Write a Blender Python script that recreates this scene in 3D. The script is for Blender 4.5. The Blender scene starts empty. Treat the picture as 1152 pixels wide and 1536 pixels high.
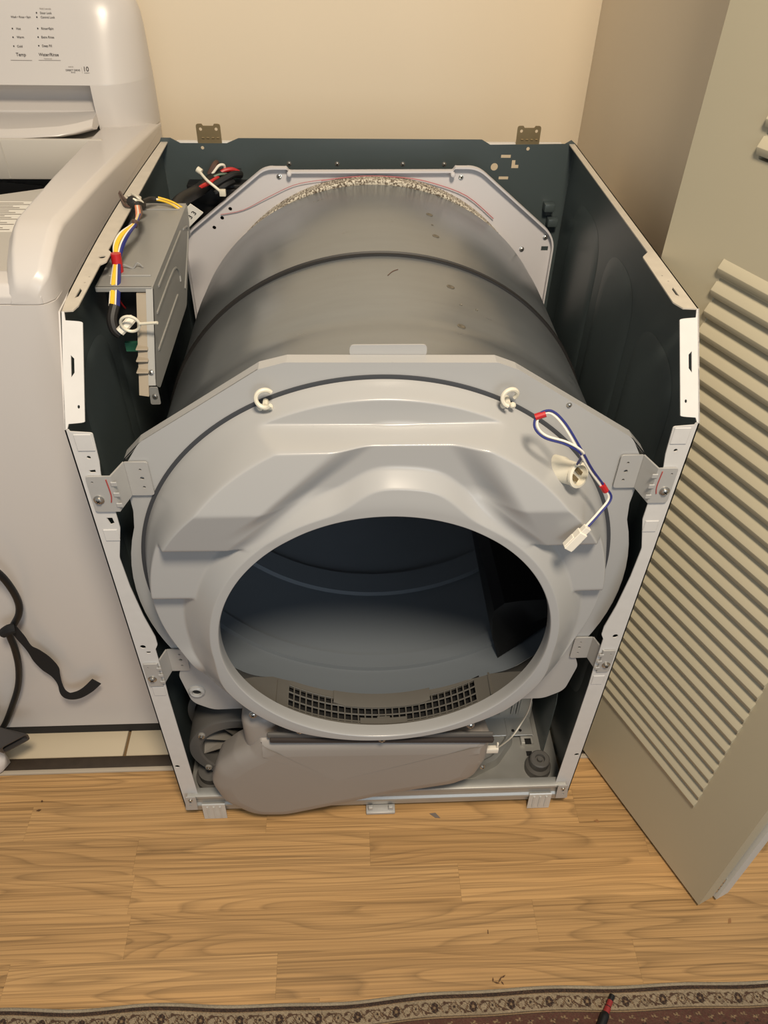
import bpy, bmesh, math, random
import numpy as np
from mathutils import Vector, Matrix
from mathutils.geometry import tessellate_polygon

random.seed(7)
PI = math.pi
SC = bpy.context.scene
COL = SC.collection

# ------------------------------------------------------------------ camera
cam_d = bpy.data.cameras.new('camera')
cam = bpy.data.objects.new('camera', cam_d)
COL.objects.link(cam)
SC.camera = cam
cam_d.sensor_fit = 'VERTICAL'
cam_d.sensor_height = 36.0
cam_d.lens = 1143.12 * 36.0 / 1536.0
cam_d.clip_start = 0.02
_p, _y, _r = 0.7298, 0.0588, 0.0237
_f = Vector((math.sin(_y) * math.cos(_p), math.cos(_y) * math.cos(_p), -math.sin(_p)))
_rt = Vector((math.cos(_y), -math.sin(_y), 0))
_up = _rt.cross(_f)
_rt2 = _rt * math.cos(_r) + _up * math.sin(_r)
_up2 = _up * math.cos(_r) - _rt * math.sin(_r)
_m = Matrix((_rt2, _up2, -_f)).transposed().to_4x4()
_m.translation = Vector((-0.0416, -0.6732, 1.3226))
cam.matrix_world = _m

# ------------------------------------------------------------------ world, lamps, exposure
SC.view_settings.view_transform = 'Standard'
SC.view_settings.look = 'None'
SC.view_settings.gamma = 1.0
SC.view_settings.use_curve_mapping = False
SC.view_settings.exposure = 0.08
world = bpy.data.worlds.new('world')
SC.world = world
world.use_nodes = True
world.node_tree.nodes['Background'].inputs[0].default_value = (0.88, 0.94, 1.0, 1)
world.node_tree.nodes['Background'].inputs[1].default_value = 0.24


def lamp(name, loc, target, size, power, colr, shape='DISK'):
    d = bpy.data.lights.new(name, 'AREA')
    d.shape = shape
    d.size = size
    d.energy = power
    d.color = colr
    o = bpy.data.objects.new(name, d)
    COL.objects.link(o)
    o.location = loc
    o.rotation_euler = (Vector(target) - Vector(loc)).to_track_quat('-Z', 'Y').to_euler()
    return o


lamp('ceiling_lamp', (0.14, -0.92, 2.42), (0.0, 0.2, 0.4), 0.36, 45.0, (1.0, 0.85, 0.66))
lamp('front_fill', (0.75, -3.1, 1.45), (0.0, 0.2, 0.6), 1.5, 20.0, (0.84, 0.92, 1.0), 'SQUARE')  # cool fill added behind the camera to brighten front faces; no window known


# ------------------------------------------------------------------ helpers
def lin(c):
    return tuple(((v / 255) / 12.92 if v / 255 <= 0.04045 else ((v / 255 + 0.055) / 1.055) ** 2.4) for v in c)


def mat(name, rgb, rough=0.5, metal=0.0, noise=0.0, nscale=20.0, bump=0.0, bscale=200.0, spec=0.5, coat=0.0, stretch=None, rvar=0.0):
    m = bpy.data.materials.new(name)
    m.use_nodes = True
    nt = m.node_tree
    b = nt.nodes['Principled BSDF']
    c = lin(rgb)
    b.inputs['Base Color'].default_value = (*c, 1)
    b.inputs['Roughness'].default_value = rough
    b.inputs['Metallic'].default_value = metal
    b.inputs['Specular IOR Level'].default_value = spec
    if coat:
        b.inputs['Coat Weight'].default_value = coat
        b.inputs['Coat Roughness'].default_value = 0.15
    tc = nt.nodes.new('ShaderNodeTexCoord')
    src = tc.outputs['Object']
    if stretch:
        mp = nt.nodes.new('ShaderNodeMapping')
        mp.inputs['Scale'].default_value = stretch
        nt.links.new(src, mp.inputs[0])
        src = mp.outputs[0]
    if noise or rvar:
        n = nt.nodes.new('ShaderNodeTexNoise')
        n.inputs['Scale'].default_value = nscale
        n.inputs['Detail'].default_value = 5
        nt.links.new(src, n.inputs['Vector'])
        if noise:
            mx = nt.nodes.new('ShaderNodeMix')
            mx.data_type = 'RGBA'
            mx.inputs[6].default_value = (*[v * (1 - noise) for v in c], 1)
            mx.inputs[7].default_value = (*[min(1, v * (1 + noise)) for v in c], 1)
            nt.links.new(n.outputs[0], mx.inputs[0])
            nt.links.new(mx.outputs[2], b.inputs['Base Color'])
        if rvar:
            mr = nt.nodes.new('ShaderNodeMapRange')
            mr.inputs[3].default_value = rough - rvar
            mr.inputs[4].default_value = rough + rvar
            nt.links.new(n.outputs[0], mr.inputs[0])
            nt.links.new(mr.outputs[0], b.inputs['Roughness'])
    if bump:
        n2 = nt.nodes.new('ShaderNodeTexNoise')
        n2.inputs['Scale'].default_value = bscale
        n2.inputs['Detail'].default_value = 3
        nt.links.new(src, n2.inputs['Vector'])
        bp = nt.nodes.new('ShaderNodeBump')
        bp.inputs['Strength'].default_value = bump
        bp.inputs['Distance'].default_value = 0.002
        nt.links.new(n2.outputs[0], bp.inputs['Height'])
        nt.links.new(bp.outputs[0], b.inputs['Normal'])
    return m


class MB:
    """collects vertices and faces, then links them as one mesh object"""

    def __init__(s):
        s.v = []
        s.f = []
        s.mi = []
        s.cur = 0

    def add(s, verts, faces):
        k = len(s.v)
        s.v += [tuple(p) for p in verts]
        s.f += [tuple(i + k for i in f) for f in faces]
        s.mi += [s.cur] * len(faces)
        return s

    def box(s, a, b, M=None, bev=0.0, seg=2):
        bm = bmesh.new()
        bmesh.ops.create_cube(bm, size=1)
        for v in bm.verts:
            v.co = Vector([(a[i] + b[i]) / 2 + v.co[i] * (b[i] - a[i]) for i in range(3)])
        if bev:
            bmesh.ops.bevel(bm, geom=bm.edges[:], offset=bev, segments=seg, affect='EDGES', profile=0.5)
        return s.bm(bm, M)

    def bm(s, bm, M=None):
        bm.verts.index_update()
        vs = [(M @ v.co if M else v.co.copy()) for v in bm.verts]
        s.add(vs, [[v.index for v in f.verts] for f in bm.faces])
        bm.free()
        return s

    def sheet(s, outer, fr, t, holes=(), w0=0.0):
        """flat sheet of thickness t; fr(u, v, w) maps to space; holes are real holes"""
        loops = [list(outer)] + [list(h) for h in holes]
        pts = [p for l in loops for p in l]
        tris = tessellate_polygon([[Vector((p[0], p[1], 0)) for p in l] for l in loops])
        n = len(pts)
        V = [fr(p[0], p[1], w0) for p in pts] + [fr(p[0], p[1], w0 + t) for p in pts]
        F = []
        A = lambda i, j, k: ((pts[j][0] - pts[i][0]) * (pts[k][1] - pts[i][1]) - (pts[j][1] - pts[i][1]) * (pts[k][0] - pts[i][0]))
        for i, j, k in tris:
            if A(i, j, k) < 0:
                j, k = k, j
            F.append((i, j, k))
            F.append((i + n, k + n, j + n))
        o = 0
        for l in loops:
            m = len(l)
            for q in range(m):
                a, b = o + q, o + (q + 1) % m
                F.append((a, a + n, b + n, b))
            o += m
        return s.add(V, F)

    def tube(s, path, r, n=8, close=False, smooth=4, cap=True, taper=None):
        P = [Vector(p) for p in path]
        if smooth and len(P) > 2:
            P = catmull(P, smooth, close)
        m = len(P)
        T = []
        for i in range(m):
            a = P[(i - 1) % m] if (close or i) else P[i]
            b = P[(i + 1) % m] if (close or i < m - 1) else P[i]
            T.append((b - a).normalized())
        u = T[0].orthogonal().normalized()
        V = []
        for i in range(m):
            u = (u - T[i] * u.dot(T[i]))
            u = u.normalized() if u.length > 1e-9 else T[i].orthogonal().normalized()
            w = T[i].cross(u)
            rr = r if taper is None else r * taper(i / (m - 1))
            for k in range(n):
                a = 2 * PI * k / n
                V.append(P[i] + u * (rr * math.cos(a)) + w * (rr * math.sin(a)))
        F = []
        for i in range(m if close else m - 1):
            for k in range(n):
                a, b = i * n + k, i * n + (k + 1) % n
                c, d = ((i + 1) % m) * n + (k + 1) % n, ((i + 1) % m) * n + k
                F.append((a, b, c, d))
        if cap and not close:
            F.append(tuple(range(n - 1, -1, -1)))
            F.append(tuple((m - 1) * n + k for k in range(n)))
        return s.add(V, F)

    def ribbon(s, path, widths, thick, up, smooth=4):
        """flat strap along a path; widths per point, up = direction across"""
        P = [Vector(p) for p in path]
        W = [Vector((w, 0, 0)) for w in widths]
        U = [Vector(u) for u in up]
        P, W, U = catmull(P, smooth), catmull(W, smooth), catmull(U, smooth)
        V = []
        m = len(P)
        for i in range(m):
            t = (P[min(i + 1, m - 1)] - P[max(i - 1, 0)]).normalized()
            u = (U[i] - t * U[i].dot(t)).normalized()
            nn = t.cross(u)
            h = W[i].x / 2
            for a, b in ((-1, -1), (1, -1), (1, 1), (-1, 1)):
                V.append(P[i] + u * (h * a) + nn * (thick / 2 * b))
        F = []
        for i in range(m - 1):
            for k in range(4):
                F.append((i * 4 + k, i * 4 + (k + 1) % 4, i * 4 + 4 + (k + 1) % 4, i * 4 + 4 + k))
        F += [(3, 2, 1, 0), tuple((m - 1) * 4 + k for k in range(4))]
        return s.add(V, F)

    def lathe(s, prof, fr, n=48, a0=0.0, a1=None, cap=False):
        """prof = [(r, h)], fr(x, y, h) maps to space"""
        full = a1 is None
        a1 = 2 * PI if full else a1
        k = n if full else n + 1
        V = []
        for r, h in prof:
            for i in range(k):
                a = a0 + (a1 - a0) * i / n
                V.append(fr(r * math.cos(a), r * math.sin(a), h))
        F = []
        for j in range(len(prof) - 1):
            for i in range(n):
                a, b = j * k + i, j * k + (i + 1) % k
                F.append((a, b, b + k, a + k))
        if cap:
            F.append(tuple(range(k - 1, -1, -1)))
            F.append(tuple((len(prof) - 1) * k + i for i in range(k)))
        return s.add(V, F)

    def loft(s, rings, closed=True, caps=True):
        n = len(rings[0])
        V = [p for r in rings for p in r]
        F = []
        for j in range(len(rings) - 1):
            for i in range(n if closed else n - 1):
                a, b = j * n + i, j * n + (i + 1) % n
                F.append((a, b, b + n, a + n))
        if caps and closed:
            F.append(tuple(range(n - 1, -1, -1)))
            F.append(tuple((len(rings) - 1) * n + i for i in range(n)))
        return s.add(V, F)

    def build(s, name, mats, parent=None, smooth=True, angle=35):
        me = bpy.data.meshes.new(name)
        me.from_pydata([tuple(v) for v in s.v], [], s.f)
        me.validate()
        bm = bmesh.new()
        bm.from_mesh(me)
        bmesh.ops.recalc_face_normals(bm, faces=bm.faces)
        bm.to_mesh(me)
        bm.free()
        ms = mats if isinstance(mats, (list, tuple)) else [mats]
        for m in ms:
            me.materials.append(m)
        if len(ms) > 1 and len(me.polygons) == len(s.mi):
            me.polygons.foreach_set('material_index', s.mi)
        if smooth:
            me.polygons.foreach_set('use_smooth', [True] * len(me.polygons))
            me.set_sharp_from_angle(angle=math.radians(angle))
        return link(name, me, parent)


def link(name, me, parent=None):
    o = bpy.data.objects.new(name, me)
    COL.objects.link(o)
    if parent:
        o.parent = parent
        o.matrix_parent_inverse = parent_world(parent).inverted()
    return o


def parent_world(o):
    M = Matrix.Translation(o.location) @ o.rotation_euler.to_matrix().to_4x4()
    if o.parent:
        M = parent_world(o.parent) @ o.matrix_parent_inverse @ M
    return M


def catmull(P, k, close=False):
    out = []
    m = len(P)
    for i in range(m if close else m - 1):
        if close:
            a, b, c, d = P[(i - 1) % m], P[i], P[(i + 1) % m], P[(i + 2) % m]
        else:
            a, b, c, d = P[max(i - 1, 0)], P[i], P[i + 1], P[min(i + 2, m - 1)]
        for q in range(k):
            t = q / k
            out.append(0.5 * ((2 * b) + (c - a) * t + (2 * a - 5 * b + 4 * c - d) * t * t + (3 * b - a - 3 * c + d) * t ** 3))
    if not close:
        out.append(P[-1].copy())
    return out


def thing(name, label, cat, loc=(0, 0, 0), rz=0.0, group=None):
    o = bpy.data.objects.new(name, None)
    COL.objects.link(o)
    o.location = loc
    o.rotation_euler = (0, 0, rz)
    o.empty_display_size = 0.05
    o['label'] = label
    o['category'] = cat
    if group:
        o['group'] = group
    return o


def tag(o, label, cat, group=None):
    o['label'] = label
    o['category'] = cat
    if group:
        o['group'] = group
    return o


def lab(o, label):
    o['label'] = label
    return o


def struct(o):
    o['kind'] = 'structure'
    return o


def circ(cx, cy, r, n=16):
    return [(cx + r * math.cos(2 * PI * i / n), cy + r * math.sin(2 * PI * i / n)) for i in range(n)]


def rrect(x0, y0, x1, y1, r, n=4):
    return fillet([(x0, y0), (x1, y0), (x1, y1), (x0, y1)], r, n)


def fillet(pts, r, n=4):
    """round polygon corners; r a number or a list"""
    out = []
    m = len(pts)
    for i in range(m):
        p = Vector(pts[i][:2])
        a = Vector(pts[i - 1][:2]) - p
        b = Vector(pts[(i + 1) % m][:2]) - p
        rr = r[i] if isinstance(r, (list, tuple)) else r
        if rr <= 0 or a.length < 1e-9 or b.length < 1e-9:
            out.append(tuple(p))
            continue
        ang = a.angle(b)
        if ang > PI - 0.05:
            out.append(tuple(p))
            continue
        d = min(rr / math.tan(ang / 2), a.length * 0.48, b.length * 0.48)
        A, B = p + a.normalized() * d, p + b.normalized() * d
        for k in range(n + 1):
            t = k / n
            q = A * (1 - t) ** 2 + p * (2 * t * (1 - t)) + B * t * t
            out.append((q.x, q.y))
    return out


def sm(a, b, v):
    t = (v - a) / (b - a)
    t = np.clip(t, 0, 1)
    return t * t * (3 - 2 * t)


XZ = lambda y0: (lambda u, v, w: (u, y0 + w, v))      # sheet standing across the machine; w goes back
XY = lambda z0: (lambda u, v, w: (u, v, z0 + w))      # lying sheet
YZ = lambda x0: (lambda u, v, w: (x0 + w, u, v))      # sheet along the side


def lathe_y(cx, y0, cz):                                # axis along y, h goes towards the front
    return lambda a, b, h: (cx + a, y0 - h, cz + b)


def frame_n(c, n):
    n = Vector(n).normalized()
    u = n.orthogonal().normalized()
    w = n.cross(u)
    c = Vector(c)
    return lambda a, b, h: c + u * a + w * b + n * h


def screw(parent, c, n=(0, -1, 0), r=0.0042, m=None, name='screw'):
    b = MB()
    fr = frame_n(c, n)
    b.lathe([(r * 1.35, 0), (r * 1.35, r * 0.25), (r, r * 0.3), (r * 0.85, r * 0.75), (r * 0.45, r * 0.95), (0.0001, r)], fr, 12)
    for q in (0, 1):
        t = r * 0.55
        h = r * 0.13
        lo, hi = ((-t, -h), (t, h)) if q == 0 else ((-h, -t), (h, t))
        V = [fr(x, y, z) for z in (r * 0.8, r * 1.02) for x, y in ((lo[0], lo[1]), (hi[0], lo[1]), (hi[0], hi[1]), (lo[0], hi[1]))]
        b.cur = 1
        b.add(V, [(0, 1, 2, 3), (4, 5, 6, 7), (0, 1, 5, 4), (1, 2, 6, 5), (2, 3, 7, 6), (3, 0, 4, 7)])
        b.cur = 0
    return b.build(name, [m or M['screw'], M['hole']], parent)


# ------------------------------------------------------------------ materials
M = {}
M['wall'] = mat('wall_paint', (222, 207, 182), 0.6, noise=0.03, nscale=3, bump=0.05, bscale=120)
M['wall_side'] = mat('wall_paint_side', (222, 207, 182), 0.6, noise=0.03, nscale=3, bump=0.05, bscale=120)
M['door'] = mat('door_paint', (184, 175, 150), 0.45, noise=0.03, nscale=6)
M['door_edge'] = mat('door_edge_paint', (205, 203, 195), 0.5)
M['white'] = mat('white_enamel', (202, 197, 192), 0.28, noise=0.02, nscale=4)
M['flange'] = mat('white_flange_enamel', (202, 200, 197), 0.35, noise=0.06, nscale=60)
M['scuff'] = mat('scuffed_flange_enamel', (188, 180, 166), 0.45, noise=0.16, nscale=70)
M['primer'] = mat('dark_primer', (68, 77, 78), 0.32, noise=0.08, nscale=5, spec=0.6)
M['bulk'] = mat('grey_enamel', (167, 167, 166), 0.27, noise=0.015, nscale=6, spec=0.5)
M['rear'] = mat('pale_grey_sheet', (200, 197, 198), 0.5, noise=0.02, nscale=8)
M['drum'] = mat('galvalume_drum', (146, 151, 155), 0.30, 0.72, noise=0.10, nscale=14, stretch=(1, 5, 1), rvar=0.06)
M['drum_in'] = mat('drum_interior_paint', (112, 120, 128), 0.42, noise=0.03, nscale=5)
M['rubber'] = mat('black_rubber', (30, 28, 27), 0.55)
M['felt'] = None
M['rivet'] = mat('rivet_steel', (120, 116, 106), 0.4, 0.6)
M['blade'] = mat('fan_plastic', (118, 114, 108), 0.5)
M['foot'] = mat('bright_zinc', (196, 195, 190), 0.4, 0.25, noise=0.08, nscale=60)
M['smear'] = mat('brown_smear', (146, 104, 62), 0.7)
M['tray'] = mat('tan_plastic', (158, 147, 130), 0.5)
M['gasket'] = mat('dark_gasket', (52, 44, 40), 0.8)
M['joint'] = mat('dark_joint', (58, 60, 64), 0.6)
M['galv'] = mat('galvanised_steel', (172, 172, 168), 0.42, 0.55, noise=0.12, nscale=24, rvar=0.08)
M['galv_grey'] = mat('grey_zinc_plate', (178, 177, 174), 0.42, 0.25, noise=0.05, nscale=30)
M['brass'] = mat('passivated_zinc', (150, 132, 98), 0.4, 0.7, noise=0.12, nscale=60)
M['screw'] = mat('screw_steel', (190, 186, 178), 0.25, 0.9)
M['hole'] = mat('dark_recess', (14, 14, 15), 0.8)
M['duct'] = mat('grey_duct_plastic', (146, 140, 134), 0.40, noise=0.06, nscale=5, spec=0.45)
M['plastic'] = mat('grey_plastic', (134, 131, 126), 0.5, noise=0.05, nscale=12)
M['plastic_d'] = mat('dark_grey_plastic', (92, 90, 87), 0.5, noise=0.06, nscale=10)
M['lint'] = mat('lint_housing_plastic', (98, 95, 89), 0.45, noise=0.08, nscale=20)
M['box'] = mat('control_box_sheet', (150, 150, 147), 0.42, 0.3, noise=0.05, nscale=16)
M['ivory'] = mat('ivory_nylon', (214, 208, 190), 0.45)
M['w_white'] = mat('white_wire', (226, 220, 206), 0.4)
M['w_blue'] = mat('blue_wire', (38, 44, 112), 0.4)
M['w_yellow'] = mat('yellow_wire', (226, 184, 50), 0.4)
M['w_orange'] = mat('orange_wire', (206, 122, 84), 0.4)
M['w_red'] = mat('red_wire', (186, 44, 44), 0.4)
M['w_pink'] = mat('pink_wire', (176, 110, 114), 0.5)
M['w_green'] = mat('green_wire', (70, 92, 74), 0.4)
M['w_brown'] = mat('brown_wire', (84, 62, 52), 0.5)
M['tape_red'] = mat('red_tape', (178, 30, 34), 0.4)
M['black'] = mat('black_plastic', (15, 15, 16), 0.5)
M['cloth_black'] = mat('black_webbing', (15, 15, 17), 0.8, bump=0.3, bscale=900)
M['tag'] = mat('white_tag', (228, 224, 214), 0.6)
M['ink'] = mat('dark_ink', (62, 56, 52), 0.6)
M['ink_soft'] = mat('grey_ink', (112, 102, 94), 0.6)
M['tile'] = mat('beige_tile', (196, 182, 156), 0.35, noise=0.05, nscale=10)
M['grout'] = mat('brown_grout', (122, 98, 66), 0.85, noise=0.15, nscale=80)
M['strip'] = mat('worn_metal_strip', (66, 56, 46), 0.5, 0.3, noise=0.3, nscale=60)
M['strip_l'] = mat('pale_strip_lip', (176, 164, 146), 0.5)
M['shadow_gap'] = mat('gap_shade_and_feet', (26, 25, 25), 0.7)
M['nozzle'] = mat('charcoal_nozzle', (58, 55, 54), 0.42, noise=0.05, nscale=20)
M['bag'] = mat('white_cloth', (216, 212, 208), 0.8, bump=0.4, bscale=60)
M['crumb'] = mat('dry_brown_bits', (84, 58, 34), 0.8)
M['tool_red'] = mat('tool_red', (140, 44, 42), 0.45)
M['wash_in'] = mat('washer_inner_white', (188, 183, 174), 0.35)
M['red_mark'] = mat('red_marker', (160, 70, 66), 0.6)
M['board'] = mat('circuit_green', (40, 92, 70), 0.5)


def felt_mat():
    m = mat('speckled_felt', (170, 160, 142), 0.95)
    nt = m.node_tree
    b = nt.nodes['Principled BSDF']
    tc = nt.nodes.new('ShaderNodeTexCoord')
    n = nt.nodes.new('ShaderNodeTexNoise')
    n.inputs['Scale'].default_value = 330
    n.inputs['Detail'].default_value = 2
    r = nt.nodes.new('ShaderNodeValToRGB')
    r.color_ramp.elements[0].position = 0.40
    r.color_ramp.elements[0].color = (*lin((96, 84, 70)), 1)
    r.color_ramp.elements[1].position = 0.60
    r.color_ramp.elements[1].color = (*lin((206, 198, 180)), 1)
    nt.links.new(tc.outputs['Object'], n.inputs['Vector'])
    nt.links.new(n.outputs[0], r.inputs[0])
    nt.links.new(r.outputs[0], b.inputs['Base Color'])
    return m


M['felt'] = felt_mat()


def wood_mat():
    """oak strip: cathedral and straight grain, shifted and tinted per piece"""
    m = bpy.data.materials.new('oak_laminate')
    m.use_nodes = True
    nt = m.node_tree
    N, L = nt.nodes.new, nt.links.new
    b = nt.nodes['Principled BSDF']
    b.inputs['Roughness'].default_value = 0.42
    b.inputs['Specular IOR Level'].default_value = 0.4
    oi = N('ShaderNodeObjectInfo')
    tc = N('ShaderNodeTexCoord')
    sc = N('ShaderNodeVectorMath'); sc.operation = 'SCALE'
    sc.inputs[0].default_value = (17.3, 9.1, 5.7)
    L(oi.outputs['Random'], sc.inputs[3])
    ad = N('ShaderNodeVectorMath'); ad.operation = 'ADD'
    L(tc.outputs['Object'], ad.inputs[0]); L(sc.outputs[0], ad.inputs[1])
    def noise(scale, sc, detail, rough=0.5):
        mp = N('ShaderNodeMapping'); mp.inputs['Scale'].default_value = scale
        L(ad.outputs[0], mp.inputs[0])
        n = N('ShaderNodeTexNoise'); n.inputs['Scale'].default_value = sc; n.inputs['Detail'].default_value = detail
        n.inputs['Roughness'].default_value = rough
        L(mp.outputs[0], n.inputs['Vector'])
        return n

    def ramp(src, pts):
        r = N('ShaderNodeValToRGB')
        e = r.color_ramp.elements
        e[0].position = pts[0][0]; e[0].color = (*[pts[0][1]] * 3, 1)
        e[1].position = pts[-1][0]; e[1].color = (*[pts[-1][1]] * 3, 1)
        for p, v in pts[1:-1]:
            k = e.new(p); k.color = (v, v, v, 1)
        L(src, r.inputs[0])
        return r

    def mult(a, b_):
        m_ = N('ShaderNodeMath'); m_.operation = 'MULTIPLY'
        L(a, m_.inputs[0]); L(b_, m_.inputs[1])
        return m_

    # growth rings cut lengthwise: warped contour lines, close together
    n1 = noise((1.1, 10.0, 1.0), 1.5, 1.2, 0.4)
    mul = N('ShaderNodeMath'); mul.operation = 'MULTIPLY'; mul.inputs[1].default_value = 15.0
    L(n1.outputs[0], mul.inputs[0])
    fr = N('ShaderNodeMath'); fr.operation = 'FRACT'
    L(mul.outputs[0], fr.inputs[0])
    rings = ramp(fr.outputs[0], [(0.0, 0.70), (0.10, 0.82), (0.40, 0.99), (0.90, 1.0), (1.0, 0.74)])
    # fine straight pores, two sizes
    n2 = noise((2.6, 420.0, 1.0), 1.0, 2)
    pores = ramp(n2.outputs[0], [(0.34, 0.72), (0.52, 0.98), (0.70, 1.05)])
    n4 = noise((1.6, 190.0, 1.0), 1.0, 2)
    lines = ramp(n4.outputs[0], [(0.36, 0.83), (0.45, 0.95), (0.52, 1.01), (0.66, 1.04)])
    n3 = noise((0.9, 16.0, 1.0), 1.3, 2)
    allm = mult(mult(rings.outputs[0], pores.outputs[0]).outputs[0], lines.outputs[0])
    base = N('ShaderNodeMix'); base.data_type = 'RGBA'
    base.inputs[6].default_value = (*lin((184, 142, 90)), 1)
    base.inputs[7].default_value = (*lin((200, 160, 108)), 1)
    L(n3.outputs[0], base.inputs[0])
    cr = N('ShaderNodeVectorMath'); cr.operation = 'SCALE'
    L(base.outputs[2], cr.inputs[0]); L(allm.outputs[0], cr.inputs[3])
    hs = N('ShaderNodeHueSaturation')
    mr = N('ShaderNodeMapRange'); mr.inputs[3].default_value = 0.88; mr.inputs[4].default_value = 1.08
    L(oi.outputs['Random'], mr.inputs[0]); L(mr.outputs[0], hs.inputs['Value'])
    L(cr.outputs[0], hs.inputs['Color'])
    L(hs.outputs[0], b.inputs['Base Color'])
    bp = N('ShaderNodeBump'); bp.inputs['Strength'].default_value = 0.12; bp.inputs['Distance'].default_value = 0.001
    L(n2.outputs[0], bp.inputs['Height']); L(bp.outputs[0], b.inputs['Normal'])
    return m


M['wood'] = wood_mat()


def text_part(words, size, fr, parent, m, name='lettering', align='LEFT'):
    """flat print: the letters as a hair-thin mesh, fr(u, v, w) maps to space"""
    cu = bpy.data.curves.new('letters', 'FONT')
    cu.body = words
    cu.size = size
    cu.align_x = align
    cu.resolution_u = 3
    cu.offset = size * 0.012
    tmp = bpy.data.objects.new('letters', cu)
    COL.objects.link(tmp)
    dg = bpy.context.evaluated_depsgraph_get()
    me = bpy.data.meshes.new_from_object(tmp.evaluated_get(dg))
    V = [fr(v.co.x, v.co.y, 0) for v in me.vertices]
    F = [tuple(p.vertices) for p in me.polygons]
    bpy.data.objects.remove(tmp)
    bpy.data.curves.remove(cu)
    bpy.data.meshes.remove(me)
    b = MB()
    b.add(V, F)
    return b.build(name, m, parent, smooth=False)


# ================================================================== setting
WALL_Y = 0.925
WALL_X = 0.420

b = MB()
b.box((-1.6, WALL_Y, 0), (WALL_X + 0.1, WALL_Y + 0.1, 2.6))
struct(b.build('wall_back', M['wall'], smooth=False))
b = MB()
b.box((WALL_X, 0.24, 0), (WALL_X + 0.1, WALL_Y, 2.6))
struct(b.build('wall_right', M['wall_side'], smooth=False))

# ---- floor: subfloor slab, oak strips, tiles
b = MB()
b.box((-1.6, -1.1, -0.05), (1.3, WALL_Y, -0.006))
floor = struct(b.build('floor', M['grout'], smooth=False))
rows = [(0.0845, 0.021, [-0.86, -0.30, 0.20, 0.62]),
        (0.021, -0.0425, [-1.02, -0.62, -0.20, 0.36, 0.80]),
        (-0.0425, -0.106, [-0.83, -0.42, -0.017, 0.47, 0.92]),
        (-0.106, -0.1695, [-0.98, -0.415, 0.133, 0.70]),
        (-0.1695, -0.236, [-0.75, -0.408, 0.25, 0.86]),
        (-0.236, -0.300, [-1.05, -0.58, -0.167, 0.40, 0.95]),
        (-0.300, -0.3635, [-0.7, -0.1, 0.5]),
        (-0.3635, -0.427, [-0.95, -0.3, 0.2, 0.8]),
        (-0.427, -0.4905, [-0.6, 0.0, 0.55]),
        (-0.4905, -0.70, [-0.8, -0.2, 0.35, 0.9])]
for ya, yb, cuts in rows:
    xs = [-1.4] + cuts + [1.2]
    for xa, xb in zip(xs[:-1], xs[1:]):
        g = 0.00008
        b = MB()
        hx, hy = (xb - xa) / 2 - g, (ya - yb) / 2 - g
        b.box((-hx, -hy, -0.006), (hx, hy, 0))
        o = b.build('plank', M['wood'], floor, smooth=False)
        o.location = ((xa + xb) / 2, (ya + yb) / 2, 0)
# tiles of the closet floor
tx = [-1.37, -1.073, -0.776, -0.479, -0.182, 0.115, 0.412]
ty = [0.1165, 0.40, 0.665]
for x0 in tx[:-1]:
    for k in range(2):
        b = MB()
        b.box((x0 + 0.003, ty[k] + 0.001 + 0.003 * k, -0.006), (x0 + 0.294, ty[k + 1] - 0.003, 0.002), bev=0.0015)
        b.build('tile', M['tile'], floor)
# threshold strip
b = MB()
b.box((-1.4, 0.093, -0.006), (0.42, 0.1165, 0.003), bev=0.001)
struct(b.build('trim_1', M['strip']))
b = MB()
b.box((-1.4, 0.0846, -0.006), (0.42, 0.093, 0.004), bev=0.0015)
struct(b.build('trim_2', M['strip_l']))

# ---- louvred bifold door
DA, DD, DN = Vector((0.404, 0.081, 0)), Vector((0.393, -0.92, 0)).normalized(), Vector((-0.92, -0.393, 0)).normalized()


def dfr(s, z, w):                                        # along the door, up, away from the camera side
    return DA + DD * s + Vector((0, 0, z)) - DN * w


door = struct(thing('door_1', 'cream louvred bifold closet door folded open on the right', 'door'))
for k in list(door.keys()):
    if k in ('label', 'category'):
        del door[k]
TH = 0.0295
S0, S1 = -0.150, 0.298
L0, L1 = -0.057, 0.212
banks = [(0.190, 0.950), (1.078, 1.85)]
b = MB()
holes = [rrect(L0, z0, L1, z1, 0.001, 1) for z0, z1 in banks]
b.sheet(rrect(S0, 0.012, S1, 2.0, 0.0005, 1), dfr, TH, holes)
b.build('door_panel', M['door'], door, smooth=False)
PITCH = 0.0262
slat_me = None
for z0, z1 in banks:
    k = int((z1 - z0) / PITCH)
    for i in range(k + 1):
        zc = z0 + 0.004 + i * PITCH
        b = MB()
        # cross-section in (depth w, height z): lower edge stands proud of the face, upper edge leans back
        prof = fillet([(-0.0030, 0.0), (-0.0052, 0.0078), (0.0055, 0.0280), (0.0110, 0.0225), (0.0012, 0.0006)], [0.0008, 0.0012, 0.0015, 0.001, 0.0006], 2)
        a0 = [dfr(L0 - 0.002, zc + q[1], q[0]) for q in prof]
        a1 = [dfr(L1 + 0.002, zc + q[1], q[0]) for q in prof]
        if slat_me is None:
            base = zc
            b.loft([a0, a1])
            o = b.build('slat', M['door'], door)
            slat_me = o.data
        else:
            o = link('slat', slat_me, door)
            o.location = (0, 0, zc - base)
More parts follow.
